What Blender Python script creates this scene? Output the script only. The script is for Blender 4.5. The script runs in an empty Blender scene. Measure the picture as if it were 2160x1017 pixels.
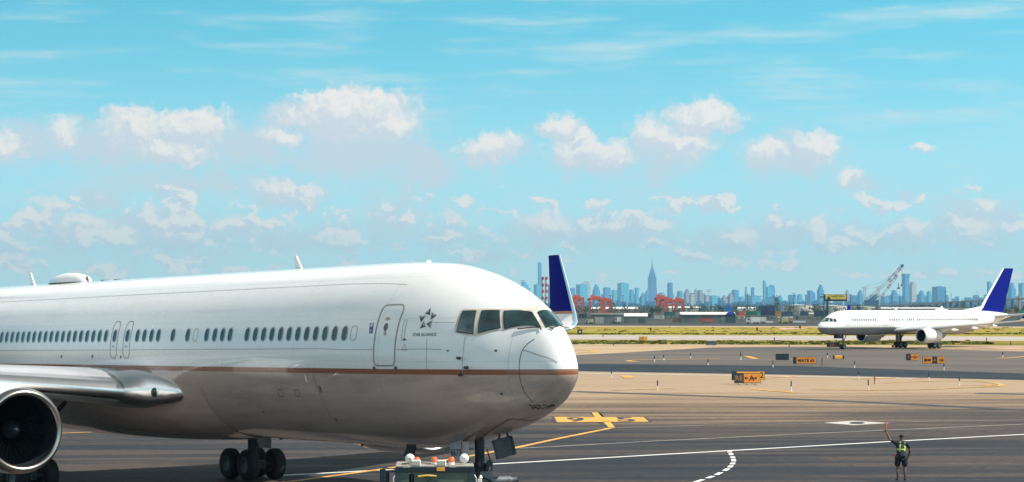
import bpy, bmesh, math, random
from mathutils import Vector, Matrix
R = math.radians
random.seed(7)
S = bpy.context.scene
COL = S.collection
# ------------------------------------------------------------------ camera
F = 4400.0                     # focal length in photo pixels (2160 wide)
HC, HY = 6.6, 650.0            # camera height (m), horizon row
cd = bpy.data.cameras.new('camera'); cam = bpy.data.objects.new('camera', cd); COL.objects.link(cam)
cd.sensor_width = 36; cd.lens = 36*F/2160; cd.shift_y = (HY-508.5)/2160
cd.clip_start = 0.5; cd.clip_end = 90000
cam.location = (0, 0, HC); cam.rotation_euler = (R(90), 0, 0)
S.camera = cam
# ------------------------------------------------------------------ sun, sky
SUN_AZ, SUN_EL = 104.0, 50.0    # degrees right of the view direction, above the horizon
sd = bpy.data.lights.new('sun', 'SUN'); sun = bpy.data.objects.new('sun', sd); COL.objects.link(sun)
sd.energy = 4.9; sd.angle = R(0.5); sd.color = (1.0, 0.93, 0.83)
sun.rotation_euler = (R(90-SUN_EL), 0, R(180-SUN_AZ))
sun.location = (90, -12, 105)
W = bpy.data.worlds.new('World'); S.world = W; W.use_nodes = True
S.view_settings.view_transform = 'Standard'; S.view_settings.look = 'None'
S.view_settings.exposure = 0.38; S.view_settings.gamma = 1.0

class NT:
    """small node helper"""
    def __init__(s, tree): s.t = tree; s.n = tree.nodes; s.l = tree.links
    def put(s, sock, v):
        if isinstance(v, bpy.types.NodeSocket): s.l.new(v, sock)
        elif v is not None: sock.default_value = v
    def node(s, typ, ins=None, **props):
        nd = s.n.new(typ)
        for k, v in props.items(): setattr(nd, k, v)
        for k, v in (ins or {}).items(): s.put(nd.inputs[k], v)
        return nd
    def m(s, op, a, b=None, c=None, clamp=False):
        nd = s.n.new('ShaderNodeMath'); nd.operation = op; nd.use_clamp = clamp
        s.put(nd.inputs[0], a); s.put(nd.inputs[1], b); s.put(nd.inputs[2], c); return nd.outputs[0]
    def v(s, op, a, b=None, c=None):
        nd = s.n.new('ShaderNodeVectorMath'); nd.operation = op
        s.put(nd.inputs[0], a); s.put(nd.inputs[1], b)
        if c is not None: s.put(nd.inputs[2], c)
        return nd.outputs[1] if op == 'LENGTH' else nd.outputs[0]
    def mix(s, f, a, b):
        nd = s.n.new('ShaderNodeMix'); nd.data_type = 'RGBA'
        s.put(nd.inputs[0], f); s.put(nd.inputs[6], a); s.put(nd.inputs[7], b); return nd.outputs[2]
    def noise(s, vec, scale, detail=4, rough=0.55, col=False):
        nd = s.node('ShaderNodeTexNoise', {'Scale': scale, 'Detail': detail, 'Roughness': rough})
        if vec is not None: s.l.new(vec, nd.inputs['Vector'])
        return nd.outputs['Color' if col else 'Fac']
    def ss(s, x, a, b):
        nd = s.n.new('ShaderNodeMapRange'); nd.interpolation_type = 'SMOOTHSTEP'
        s.put(nd.inputs[0], x); nd.inputs[1].default_value = a; nd.inputs[2].default_value = b
        return nd.outputs[0]

def world_sky():
    T = NT(W.node_tree); T.n.clear()
    d = T.node('ShaderNodeTexCoord').outputs['Generated']
    sep = T.node('ShaderNodeSeparateXYZ', {0: d})
    x, y, z = sep.outputs
    # the photograph's lens is long: it only sees the lowest eight degrees of sky, whose
    # blue deepens fast with height, so the sky model is read at a steeper elevation
    zz = T.m('ADD', T.m('MULTIPLY', z, 3.0), 0.10)
    vec = T.v('NORMALIZE', T.node('ShaderNodeCombineXYZ', {0: x, 1: y, 2: zz}).outputs[0])
    sky = T.node('ShaderNodeTexSky', sky_type='NISHITA', sun_disc=False)
    sky.sun_elevation = R(SUN_EL); sky.sun_rotation = R(SUN_AZ); sky.air_density = 1.0; sky.dust_density = 0.6; sky.ozone_density = 1.0
    T.l.new(vec, sky.inputs[0])
    tint = T.node('ShaderNodeMix', {6: sky.outputs[0], 7: SKY_TINT}, data_type='RGBA', blend_type='MULTIPLY')
    tint.inputs[0].default_value = 1.0
    base = tint.outputs[2]
    az = T.m('MULTIPLY', T.m('ARCTAN2', x, y), 57.2958)
    el = T.m('MULTIPLY', T.m('ARCSINE', z), 57.2958)
    p = T.node('ShaderNodeCombineXYZ', {0: az, 1: el, 2: 0.0}).outputs[0]
    # domain warp gives the blobs ragged, puffy outlines
    n1 = T.noise(p, 0.9, 6, 0.6, True); n2 = T.noise(p, 3.2, 5, 0.6, True)
    w1 = T.v('SCALE', T.v('SUBTRACT', n1, (.5, .5, .5))); w1.node.inputs[3].default_value = 1.15
    w2 = T.v('SCALE', T.v('SUBTRACT', n2, (.5, .5, .5))); w2.node.inputs[3].default_value = 0.34
    q = T.v('ADD', T.v('ADD', p, w1), w2)
    def field(blobs, qq):
        acc = None
        for (bx, by, rx, ry, st) in blobs:
            dx, dy = bx-1080, HY-by
            a = math.degrees(math.atan(dx/F)); e = math.degrees(math.atan(dy/math.hypot(F, dx)))
            k = 57.2958/F
            l = T.v('LENGTH', T.v('MULTIPLY', T.v('SUBTRACT', qq, (a, e, 0)), (1/(rx*k*1.62), 1/(ry*k*1.66), 0)))
            g = T.m('MULTIPLY_ADD', l, -st, st)
            acc = g if acc is None else T.m('MAXIMUM', acc, g)
        return acc
    # low scattered cumulus all round, thicker to the left, thinning above four degrees
    band = T.m('MULTIPLY', T.ss(el, 0.2, 1.0), T.m('SUBTRACT', 1.0, T.ss(el, 2.8, 4.4)))
    left = T.m('ADD', 0.505, T.m('MULTIPLY', T.ss(az, -7.0, 3.0), 0.045))
    def dens(qq):
        low = T.m('SUBTRACT', T.noise(T.v('MULTIPLY', qq, (0.75, 1.5, 1)), 1.25, 3, .55), left)
        low = T.m('SUBTRACT', T.m('MULTIPLY', low, 6.0), T.m('MULTIPLY', T.m('SUBTRACT', 1.0, band), 3.0))
        puff = T.m('MULTIPLY', T.m('SUBTRACT', T.noise(qq, 3.4, 7, 0.62), 0.5), 1.12)
        return T.m('ADD', T.m('MAXIMUM', field(BRIGHT, qq), low), puff)
    up = T.v('ADD', q, (0.10, 0.17, 0))
    fb = dens(q); fb2 = dens(up); fh = field(HAZY, q)
    pz = T.m('MULTIPLY', T.m('SUBTRACT', T.noise(q, 2.2, 6, 0.6), 0.5), 1.1)
    ah = T.ss(T.m('ADD', T.m('MAXIMUM', fh, T.m('MULTIPLY', fb, .9)), pz), -0.14, 0.62)
    ab = T.ss(fb, -0.05, 0.50)
    # sunlit tops and upper right edges, greyer undersides
    lit = T.ss(T.m('SUBTRACT', fb, fb2), -0.22, 0.30)
    C_top = T.mix(lit, C_SHADE, C_BRIGHT)
    # cirrus streaks higher up, milky veil lower down
    ps = T.v('MULTIPLY', p, (0.16, 1.35, 1.0)); ps2 = T.v('ADD', ps, (3.1, 7.7, 0))
    ci = T.ss(T.noise(ps2, 1.0, 5, 0.58), 0.45, 0.80)
    ci = T.m('MULTIPLY', ci, T.ss(el, 3.2, 6.0)); ci = T.m('MULTIPLY', ci, 0.85)
    veil = T.m('MULTIPLY', T.ss(T.noise(T.v('MULTIPLY', p, (0.35, 0.9, 1)), 1.1, 5, 0.6), 0.38, 0.75), T.m('SUBTRACT', 1.0, T.ss(el, 1.5, 5.5)))
    veil = T.m('MULTIPLY', veil, 0.75)
    # generic scattered cloud over the rest of the dome, outside the framed part
    rest = T.ss(T.noise(d, 3.0, 6, 0.6), 0.32, 0.56); rest = T.m('MULTIPLY', rest, T.ss(el, 9.5, 16.0)); rest = T.m('MULTIPLY', rest, 0.85)
    low = T.m('MULTIPLY', T.m('SUBTRACT', 1.0, T.ss(el, -1.0, 8.5)), 0.88)
    c = T.mix(low, base, C_VEIL)
    c = T.mix(T.m('MAXIMUM', ci, veil), c, C_VEIL)
    c = T.mix(T.m('MULTIPLY', ah, 0.84), c, C_HAZY)
    c = T.mix(T.m('MULTIPLY', ab, 0.93), c, C_top)
    c = T.mix(rest, c, C_REST)
    # the dome deepens towards the zenith
    dk = T.m('SUBTRACT', 1.0, T.m('MULTIPLY', T.ss(el, 20.0, 50.0), 0.80))
    c = T.v('MULTIPLY', c, T.node('ShaderNodeCombineXYZ', {0: dk, 1: dk, 2: dk}).outputs[0])
    bg = T.node('ShaderNodeBackground', {'Color': c, 'Strength': SKY_STR})
    out = T.node('ShaderNodeOutputWorld'); T.l.new(bg.outputs[0], out.inputs[0])
SKY_STR = 0.112
SKY_TINT = (0.74, 2.08, 1.62, 1)
C_VEIL = (4.8, 5.7, 5.85, 1); C_HAZY = (4.7, 5.1, 5.5, 1); C_BRIGHT = (6.9, 6.45, 6.0, 1); C_SHADE = (4.9, 5.2, 5.6, 1); C_REST = (8.8, 8.7, 8.6, 1)
BRIGHT = [(285,272,62,34,1),(400,262,62,28,1),(360,318,55,26,.8),(130,275,26,26,.7),(735,238,100,40,1.15),(820,262,48,22,1),
 (600,285,36,14,.6),(10,305,30,24,.7),(1035,315,50,24,.9),(1180,265,38,18,.8),(1245,318,70,26,.9),(1230,288,18,12,.8),(1380,285,34,30,.8),
 (1445,305,48,24,.8),(1487,250,58,26,1),(1720,312,38,28,1),(1610,325,36,20,.8),(1805,378,24,13,.7),(1950,312,14,9,.6),
 (110,438,32,12,.6),(170,480,48,22,.9),(320,470,18,26,.9),(385,492,42,20,.9),(490,478,45,12,.6),(655,405,20,18,.7),(590,398,40,18,.6),
 (862,455,16,12,1),(955,458,26,12,.6),(1150,475,46,26,.9),(1240,468,20,12,.9),(1300,478,28,12,.8),(1375,478,32,10,1),(1500,432,28,8,.6),
 (1560,498,30,16,.8),(1635,460,12,12,.9),(1722,490,20,20,1),(1925,488,28,20,1.1),(1820,492,22,12,.6),(2070,422,18,15,.9),(2050,485,40,18,.7),
 (2145,475,24,10,.8),(690,498,26,14,.7)]
HAZY = [(310,300,230,44,.9),(60,315,70,30,.7),(520,310,90,40,.8),(590,250,30,24,.7),(760,320,150,40,.9),(900,345,60,40,.9),(735,250,120,40,1),
 (1045,320,60,26,.8),(1250,330,80,32,.9),(1180,270,46,22,.7),(1400,320,60,42,.8),(1440,310,60,32,.9),(1395,355,24,24,.8),(1487,258,66,24,.9),
 (1665,335,85,36,.9),(1670,285,26,18,.6),(1812,384,28,14,.7),(1895,405,12,10,.6),(1890,235,20,6,.5),
 (205,412,44,20,.6),(400,385,150,28,.6),(600,405,70,28,.8),(350,490,110,38,.8),(170,492,70,24,.7),(700,490,50,24,.7),(520,500,120,20,.6),
 (830,465,50,38,.7),(940,500,60,26,.6),(1020,545,60,14,.6),(1160,488,70,28,.8),(1300,495,110,28,.8),(1540,505,60,26,.8),(1450,545,26,14,.6),
 (1640,490,46,34,.8),(1720,495,30,24,.7),(1820,500,60,22,.7),(1920,500,44,26,.8),(2060,470,74,38,.9),(1975,568,30,10,.5),(1660,550,22,9,.6),
 (30,530,50,14,.5),(350,545,120,14,.4),(850,350,60,60,.4)]
world_sky()

# ------------------------------------------------------------------ helpers
def G(px, py, z=0.0):
    """the ground point (height z) that the photograph shows at a pixel"""
    Y = F*(HC-z)/(py-HY); return Vector(((px-1080)/F*Y, Y, z))
def P(px, py, Y): return Vector(((px-1080)/F*Y, Y, HC-(py-HY)/F*Y))
def ZH(py, Y): return HC-(py-HY)/F*Y
def XX(px, Y): return (px-1080)/F*Y

def tag(o, label=None, cat=None, group=None, kind=None):
    if label: o['label'] = label
    if cat: o['category'] = cat
    if group: o['group'] = group
    if kind: o['kind'] = kind
    return o
def empty(name, loc=(0, 0, 0), rz=0.0, label=None, cat=None, group=None):
    o = bpy.data.objects.new(name, None); COL.objects.link(o); o.location = loc; o.rotation_euler = (0, 0, rz)
    o.empty_display_size = 0.3
    return tag(o, label, cat, group)

class MB:
    def __init__(s): s.v = []; s.f = []; s.m = []; s.sm = []
    def add(s, vs, fs, mi=0, smooth=False):
        b = len(s.v); s.v += [tuple(v) for v in vs]
        for f in fs: s.f.append([b+i for i in f]); s.m.append(mi); s.sm.append(smooth)
    def box(s, c, d, rz=0.0, mi=0, M=None):
        hx, hy, hz = d[0]/2, d[1]/2, d[2]/2
        vs = [Vector((sx*hx, sy*hy, sz*hz)) for sx in (-1, 1) for sy in (-1, 1) for sz in (-1, 1)]
        if rz: Rm = Matrix.Rotation(rz, 3, 'Z'); vs = [Rm @ v for v in vs]
        if M is not None: vs = [M @ v for v in vs]
        vs = [v+Vector(c) for v in vs]
        s.add(vs, [(0,1,3,2),(4,6,7,5),(0,4,5,1),(2,3,7,6),(0,2,6,4),(1,5,7,3)], mi)
    def bar(s, a, b, w, h=None, mi=0):
        a, b = Vector(a), Vector(b); h = h or w; d = (b-a).normalized()
        up = Vector((0, 0, 1)) if abs(d.z) < .95 else Vector((0, 1, 0))
        sx = d.cross(up).normalized(); sy = sx.cross(d)
        vs = [q+sx*i*w/2+sy*j*h/2 for q in (a, b) for i, j in ((-1,-1),(1,-1),(1,1),(-1,1))]
        s.add(vs, [(3,2,1,0),(4,5,6,7),(0,1,5,4),(1,2,6,5),(2,3,7,6),(3,0,4,7)], mi)
    def cone(s, a, b, r0, r1=None, n=12, mi=0, smooth=True, caps=True):
        a, b = Vector(a), Vector(b); r1 = r0 if r1 is None else r1; d = (b-a).normalized()
        up = Vector((0, 0, 1)) if abs(d.z) < .95 else Vector((0, 1, 0))
        sx = d.cross(up).normalized(); sy = sx.cross(d)
        vs = [q+(sx*math.cos(t)+sy*math.sin(t))*r for q, r in ((a, r0), (b, r1)) for t in [2*math.pi*i/n for i in range(n)]]
        s.add(vs, [(i, (i+1) % n, n+(i+1) % n, n+i) for i in range(n)], mi, smooth)
        if caps:
            s.add(vs[:n], [tuple(range(n))[::-1]], mi); s.add(vs[n:], [tuple(range(n))], mi)
    def tube(s, pts, r, n=8, mi=0):
        for a, b in zip(pts[:-1], pts[1:]): s.cone(a, b, r, r, n, mi)
    def lathe(s, prof, n=32, mi=0, o=(0, 0, 0), ax='x', seg=None):
        """prof: (along axis, radius); mi may be a list per segment"""
        vs = []
        for (x, r) in prof:
            for i in range(n):
                t = 2*math.pi*i/n; c, q = r*math.cos(t), r*math.sin(t)
                v = (x, c, q) if ax == 'x' else ((c, x, q) if ax == 'y' else (c, q, x))
                vs.append((v[0]+o[0], v[1]+o[1], v[2]+o[2]))
        for k in range(len(prof)-1):
            s_m = mi[k] if isinstance(mi, (list, tuple)) else mi
            s.add([], [], 0)
            b = 0
            fs = [(k*n+i, k*n+(i+1) % n, (k+1)*n+(i+1) % n, (k+1)*n+i) for i in range(n)]
            if k == 0: base = len(s.v); s.v += vs
            for f in fs: s.f.append([base+i for i in f]); s.m.append(s_m); s.sm.append(True)
    def loft(s, rings, mi=0, closed=True, caps=False, smooth=True):
        n = len(rings[0]); vs = [p for r in rings for p in r]; fs = []
        for k in range(len(rings)-1):
            for i in range(n if closed else n-1):
                j = (i+1) % n; fs.append((k*n+i, k*n+j, (k+1)*n+j, (k+1)*n+i))
        s.add(vs, fs, mi, smooth)
        if caps:
            s.add(rings[0], [tuple(range(n))[::-1]], mi); s.add(rings[-1], [tuple(range(n))], mi)
    def prism(s, poly, z0, z1, mi=0):
        """poly in xy extruded from z0 to z1"""
        n = len(poly); vs = [(p[0], p[1], z0) for p in poly]+[(p[0], p[1], z1) for p in poly]
        s.add(vs, [tuple(range(n))[::-1], tuple(range(n, 2*n))]+[(i, (i+1) % n, n+(i+1) % n, n+i) for i in range(n)], mi)
    def xprism(s, poly, y0, y1, mi=0):
        """poly in xz extruded along y"""
        n = len(poly); vs = [(p[0], y0, p[1]) for p in poly]+[(p[0], y1, p[1]) for p in poly]
        s.add(vs, [tuple(range(n)), tuple(range(n, 2*n))[::-1]]+[(i, n+i, n+(i+1) % n, (i+1) % n) for i in range(n)], mi)
    def build(s, name, mats, parent=None, recalc=True, bevel=0.0, loc=None):
        me = bpy.data.meshes.new(name); me.from_pydata(s.v, [], s.f)
        if not isinstance(mats, (list, tuple)): mats = [mats]
        for m in mats: me.materials.append(m)
        me.polygons.foreach_set('material_index', s.m); me.polygons.foreach_set('use_smooth', s.sm)
        bm = bmesh.new(); bm.from_mesh(me)
        if recalc: bmesh.ops.recalc_face_normals(bm, faces=bm.faces)
        if bevel > 0:
            bmesh.ops.remove_doubles(bm, verts=bm.verts, dist=1e-5)
            es = [e for e in bm.edges if len(e.link_faces) == 2 and e.calc_face_angle(0) > .6]
            bmesh.ops.bevel(bm, geom=es, offset=bevel, segments=2, profile=.5, affect='EDGES')
        bm.to_mesh(me); bm.free(); me.update()
        o = bpy.data.objects.new(name, me); COL.objects.link(o)
        if parent: o.parent = parent
        if loc: o.location = loc
        return o

def text_mesh(txt, size=1.0, extrude=0.0, off=0.0, res=3, spacing=1.0):
    cu = bpy.data.curves.new('t', 'FONT'); cu.body = txt; cu.size = size; cu.extrude = extrude; cu.offset = off
    cu.align_x = 'CENTER'; cu.align_y = 'CENTER'; cu.resolution_u = res; cu.space_character = spacing
    o = bpy.data.objects.new('t', cu); COL.objects.link(o)
    bpy.context.view_layer.update()
    me = bpy.data.meshes.new_from_object(o.evaluated_get(bpy.context.evaluated_depsgraph_get()))
    vs = [v.co.copy() for v in me.vertices]; fs = [tuple(p.vertices) for p in me.polygons]
    bpy.data.objects.remove(o); bpy.data.curves.remove(cu); bpy.data.meshes.remove(me)
    return vs, fs

# ------------------------------------------------------------------ materials
MATS = {}
def mat(name, col, rough=.6, metal=0.0, coat=0.0, spec=.5, var=0.0, vscale=1.0, bump=0.0, bscale=20, emit=None, trans=0.0):
    if name in MATS: return MATS[name]
    m = bpy.data.materials.new(name); m.use_nodes = True; T = NT(m.node_tree)
    b = T.n['Principled BSDF']; c = (*col, 1)
    b.inputs['Base Color'].default_value = c; b.inputs['Roughness'].default_value = rough
    b.inputs['Metallic'].default_value = metal; b.inputs['Coat Weight'].default_value = coat
    b.inputs['Coat Roughness'].default_value = .06; b.inputs['Specular IOR Level'].default_value = spec
    if trans: b.inputs['Transmission Weight'].default_value = trans
    oc = None
    if var or bump: oc = T.node('ShaderNodeTexCoord').outputs['Object']
    if var:
        f = T.ss(T.noise(oc, vscale, 6, .6), .3, .7)
        T.l.new(T.mix(f, tuple(x*(1-var) for x in col)+(1,), tuple(min(1, x*(1+var)) for x in col)+(1,)), b.inputs['Base Color'])
    if bump:
        bn = T.node('ShaderNodeBump', {'Height': T.noise(oc, bscale, 4, .6)}); bn.inputs['Strength'].default_value = bump
        bn.inputs['Distance'].default_value = .02; T.l.new(bn.outputs[0], b.inputs['Normal'])
    if emit: b.inputs['Emission Color'].default_value = (*emit[0], 1); b.inputs['Emission Strength'].default_value = emit[1]
    MATS[name] = m; return m

def zone_mat(name, stops, sx=.03, sy=.5, rough=.85, fine=1.0, grad=None, turn=0.0, joints=0.0, contrast=1.0):
    """paving: long stains along one direction, broad patches and fine grain between several tones;
    stops = list of (pos, colour); grad=(y0,y1,amount) shifts the tone with distance (older, paler slabs further out)"""
    m = bpy.data.materials.new(name); m.use_nodes = True; T = NT(m.node_tree); b = T.n['Principled BSDF']
    pos = T.node('ShaderNodeNewGeometry').outputs['Position']
    if turn:
        pos = T.node('ShaderNodeVectorRotate', {'Vector': pos, 'Angle': R(turn)}, rotation_type='Z_AXIS').outputs[0]
    streak = T.noise(T.v('MULTIPLY', pos, (sx, sy, 1)), 1.0, 5, .6)
    patch = T.noise(T.v('MULTIPLY', pos, (.035, .05, 1)), 1.0, 4, .55)
    grain = T.noise(pos, 2.2, 6, .7)
    f = T.m('ADD', T.m('MULTIPLY', streak, .62), T.m('MULTIPLY', patch, .30))
    f = T.m('ADD', f, T.m('MULTIPLY', T.m('SUBTRACT', grain, .5), .22*fine)); f = T.m('ADD', f, .04)
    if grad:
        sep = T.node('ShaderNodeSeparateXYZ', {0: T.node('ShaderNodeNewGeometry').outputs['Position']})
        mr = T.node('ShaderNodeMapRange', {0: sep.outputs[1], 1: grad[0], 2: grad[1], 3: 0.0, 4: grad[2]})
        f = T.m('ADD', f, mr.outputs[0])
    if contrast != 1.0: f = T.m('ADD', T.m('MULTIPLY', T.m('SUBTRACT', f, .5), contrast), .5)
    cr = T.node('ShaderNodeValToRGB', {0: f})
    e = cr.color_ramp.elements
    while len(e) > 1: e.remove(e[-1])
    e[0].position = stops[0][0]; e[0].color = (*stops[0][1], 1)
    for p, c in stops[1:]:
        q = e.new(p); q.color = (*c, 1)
    colr = cr.outputs[0]
    if joints:
        # slab joints every few metres, some tarred dark, and scattered oil spots
        px_, py_, _z = T.node('ShaderNodeSeparateXYZ', {0: T.node('ShaderNodeVectorRotate', {'Vector': T.node('ShaderNodeNewGeometry').outputs['Position'], 'Angle': R(23)}, rotation_type='Z_AXIS').outputs[0]}).outputs
        def jl(c, p, w): return T.m('LESS_THAN', T.m('ABSOLUTE', T.m('SUBTRACT', T.m('FRACT', T.m('DIVIDE', T.m('ADD', c, 1000.0), p)), .5)), w/p/2)
        j = T.m('MAXIMUM', jl(px_, 7.6, .10), jl(py_, 7.6, .16)); j = T.m('MULTIPLY', j, T.ss(T.noise(pos, .08, 3, .6), .35, .6))
        colr = T.mix(T.m('MULTIPLY', j, joints), colr, (.015, .02, .026, 1))
        vo = T.node('ShaderNodeTexVoronoi', {'Vector': pos, 'Scale': .45}); spot = T.m('SUBTRACT', 1.0, T.ss(T.m('ADD', vo.outputs['Distance'], T.m('MULTIPLY', grain, .25)), .16, .30))
        colr = T.mix(T.m('MULTIPLY', T.m('MULTIPLY', spot, T.ss(patch, .50, .62)), .6), colr, (.02, .022, .026, 1))
    T.l.new(colr, b.inputs['Base Color'])
    b.inputs['Roughness'].default_value = rough; b.inputs['Specular IOR Level'].default_value = .12
    MATS[name] = m; return m
# ------------------------------------------------------------------ the ground
A_D, A_M, A_T = (.016, .022, .034), (.045, .042, .048), (.44, .295, .175)
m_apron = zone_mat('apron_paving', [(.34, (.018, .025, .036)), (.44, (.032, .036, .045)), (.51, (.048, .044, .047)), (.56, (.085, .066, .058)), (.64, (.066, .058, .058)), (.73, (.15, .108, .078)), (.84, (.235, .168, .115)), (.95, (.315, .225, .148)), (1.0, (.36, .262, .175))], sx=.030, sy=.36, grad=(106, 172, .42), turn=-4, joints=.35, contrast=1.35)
m_band = zone_mat('dark_asphalt', [(.35, (.014, .024, .036)), (.55, (.030, .040, .052)), (.7, (.062, .062, .066))], sx=.012, sy=.10)
m_taxi = zone_mat('taxiway_asphalt', [(.3, (.075, .070, .070)), (.5, (.115, .100, .092)), (.68, (.19, .155, .125))], sx=.010, sy=.08)
m_tan = zone_mat('shoulder_concrete', [(.3, (.28, .19, .12)), (.5, (.42, .30, .19)), (.7, (.50, .37, .25))], sx=.01, sy=.07)
m_pale = zone_mat('pale_concrete', [(.3, (.30, .27, .25)), (.6, (.46, .40, .36)), (.8, (.55, .48, .42))], sx=.01, sy=.06)
m_grass1 = zone_mat('grass_near', [(.3, (.07, .085, .012)), (.42, (.09, .10, .015)), (.52, (.20, .16, .025)), (.66, (.33, .23, .04))], sx=.006, sy=.05, rough=.95)
m_grass2 = zone_mat('grass_far', [(.30, (.07, .10, .012)), (.40, (.15, .16, .02)), (.50, (.32, .25, .03)), (.60, (.27, .21, .055)), (.72, (.42, .30, .04))], sx=.0035, sy=.035, rough=.95)
m_road = zone_mat('service_road', [(.3, (.035, .045, .05)), (.7, (.07, .07, .075))], sx=.01, sy=.05)
m_yard = zone_mat('yard_ground', [(.3, (.02, .028, .03)), (.5, (.045, .05, .05)), (.65, (.11, .09, .075))], sx=.004, sy=.02)

def ext(line, zoff=0.0):
    g = [G(x, y) for x, y in line]; a, b = g[0], g[-1]; k = max(600, a.y*3)
    return [Vector((-k, a.y, 0))]+g+[Vector((k, b.y, 0))]
def zone(name, lo, hi, m, z=0.0):
    a = lo if isinstance(lo[0], Vector) else ext(lo); b = hi if isinstance(hi[0], Vector) else ext(hi)
    mb = MB(); pts = [(p.x, p.y, z) for p in a]+[(p.x, p.y, z) for p in reversed(b)]
    mb.add(pts, [tuple(range(len(pts)))]); o = mb.build(name, m, recalc=False); tag(o, kind='structure'); return o
B2 = [(1200, 783), (1680, 791), (2160, 802)]
B3 = [(1200, 767), (1680, 772), (2160, 788)]
B4 = [(1200, 750), (1330, 743), (1500, 733), (1700, 731), (2160, 741)]
B5 = [(1200, 725), (1680, 728), (2160, 729)]
B6 = [(1200, 716), (1680, 718), (2160, 719)]
B7 = [(1200, 706.5), (1680, 708), (2160, 710)]
B8 = [(1200, 689.5), (1680, 690.5), (2160, 692)]
B9 = [(1200, 687), (1680, 688), (2160, 689)]
B10 = [(1200, 682), (2160, 683)]
gb = MB(); gb.add([(-60000, -400, -.35), (60000, -400, -.35), (60000, 60000, -.35), (-60000, 60000, -.35)], [(0, 1, 2, 3)])
tag(gb.build('ground', m_yard, recalc=False), kind='structure')
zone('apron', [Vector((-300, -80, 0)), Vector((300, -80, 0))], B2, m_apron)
zone('taxi_lane', B2, B3, m_band)
zone('taxiway', B3, B4, m_taxi)
zone('taxiway_shoulder', B4, B5, m_tan)
zone('outer_taxiway', B6, B7, m_pale)
zone('perimeter_road', B9, B10, m_road)
zone('verge', B8, B9, m_tan)
def grass_zone(name, lo, hi, m):
    """turf: the sheet of soil and thatch, and tufts standing on it"""
    return zone(name, lo, hi, m)
zone('grass_strip', B5, B6, m_grass1); zone('infield', B7, B8, m_grass2)

# tufts of taller grass along both strips
def tufts(name, x0, x1, ya, yb, n, m, h0, h1):
    mb = MB()
    for i in range(n):
        px = random.uniform(x0, x1); py = random.uniform(ya, yb); p = G(px, py); h = random.uniform(h0, h1); w = random.uniform(.6, 2.2)
        for k in range(3):
            a = random.uniform(0, math.pi); c = Vector((math.cos(a)*w/2, math.sin(a)*w/2, 0)); t = Vector((random.uniform(-.2, .2), random.uniform(-.2, .2), h))
            q = p+Vector((random.uniform(-w, w)/2, random.uniform(-.4, .4), 0))
            mb.add([q-c, q+c, q+c*.6+t, q-c*.5+t*.8], [(0, 1, 2, 3)])
    tag(mb.build(name, m, recalc=False), 'tufts of tall grass in the strip', 'grass', kind='stuff')
m_tuft = mat('tuft_green', (.10, .12, .015), .95, var=.4, vscale=.05); m_tuft2 = mat('tuft_straw', (.26, .20, .045), .95, var=.4, vscale=.05)
tufts('grass_tufts', 1180, 2090, 722.5, 726.5, 500, m_tuft, .1, .35)
tufts('grass_tufts', 1180, 2090, 719, 727, 300, m_tuft2, .1, .3)
tufts('grass_tufts', 1180, 2200, 703.5, 706, 260, m_tuft, .15, .3)
tufts('grass_tufts', 1180, 2200, 690.8, 706, 200, m_tuft2, .1, .3)

# ------------------------------------------------------------------ painted markings and seams, all thin sheets
m_yel = mat('yellow_paint', (.70, .34, .05), .7, var=.30, vscale=1.2); m_yelw = mat('worn_yellow_paint', (.56, .33, .08), .7, var=.3, vscale=.8)
m_wht = mat('white_paint', (.78, .76, .72), .6, var=.10, vscale=2); m_blk = mat('black_paint', (.02, .03, .04), .7, var=.2, vscale=1)
m_whw = mat('worn_white_paint', (.52, .48, .42), .7, var=.2, vscale=1)
m_seam = mat('tar_seam', (.035, .042, .052), .8, var=.3, vscale=.5); m_pseam = mat('pale_seam', (.34, .30, .27), .8, var=.3, vscale=.5)
def strip(mb, pts, w, z, mi=0, sub=1):
    g = [G(*p) if not isinstance(p, Vector) else p for p in pts]; L = []; Rr = []
    for i, p in enumerate(g):
        d = (g[min(i+1, len(g)-1)]-g[max(i-1, 0)]); d.z = 0; d.normalize(); nrm = Vector((-d.y, d.x, 0))
        L.append((p.x+nrm.x*w/2, p.y+nrm.y*w/2, z)); Rr.append((p.x-nrm.x*w/2, p.y-nrm.y*w/2, z))
    n = len(g); mb.add(L+Rr, [(i, i+1, n+i+1, n+i) for i in range(n-1)], mi)
def smooth(pts, n=8):
    out = []
    for i in range(len(pts)-1):
        p0 = pts[max(i-1, 0)]; p1 = pts[i]; p2 = pts[i+1]; p3 = pts[min(i+2, len(pts)-1)]
        for k in range(n):
            t = k/n
            out.append(tuple(.5*((2*b)+(-a+c)*t+(2*a-5*b+4*c-d)*t*t+(-a+3*b-3*c+d)*t**3) for a, b, c, d in zip(p0, p1, p2, p3)))
    return out+[tuple(pts[-1])]
def marking(name, m, items, z):
    mb = MB()
    for pts, w in items: strip(mb, pts, w, z)
    return tag(mb.build(name, m, recalc=False), kind='structure')
# white boundary line and dashed curve
marking('white_line', m_wht, [([(560, 1005), (1035, 979.5), (1440, 956.5), (1900, 930.5), (2300, 909)], .34)], .008)
mb = MB()
for a, b in [((1534.5,953),(1544,953.0),),]: pass
dash = [((1539,951.5),(1539.5,954.6)),((1541,956.4),(1543,960.3)),((1545,963.2),(1546.5,967.2)),((1547.3,969.2),(1547.5,973.6)),((1547,976.2),(1544,980)),((1543,982.3),(1538.5,986.4)),((1536,988.8),(1528,993.3)),((1521,996.8),(1511,1002)),((1504,1004.5),(1492,1009)),((1483,1011.8),(1466,1017.5)),((1458,1020),(1440,1026))]
for a, b in dash: strip(mb, [a, b], .21, .008)
tag(mb.build('dashed_line', m_wht, recalc=False), kind='structure')
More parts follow.
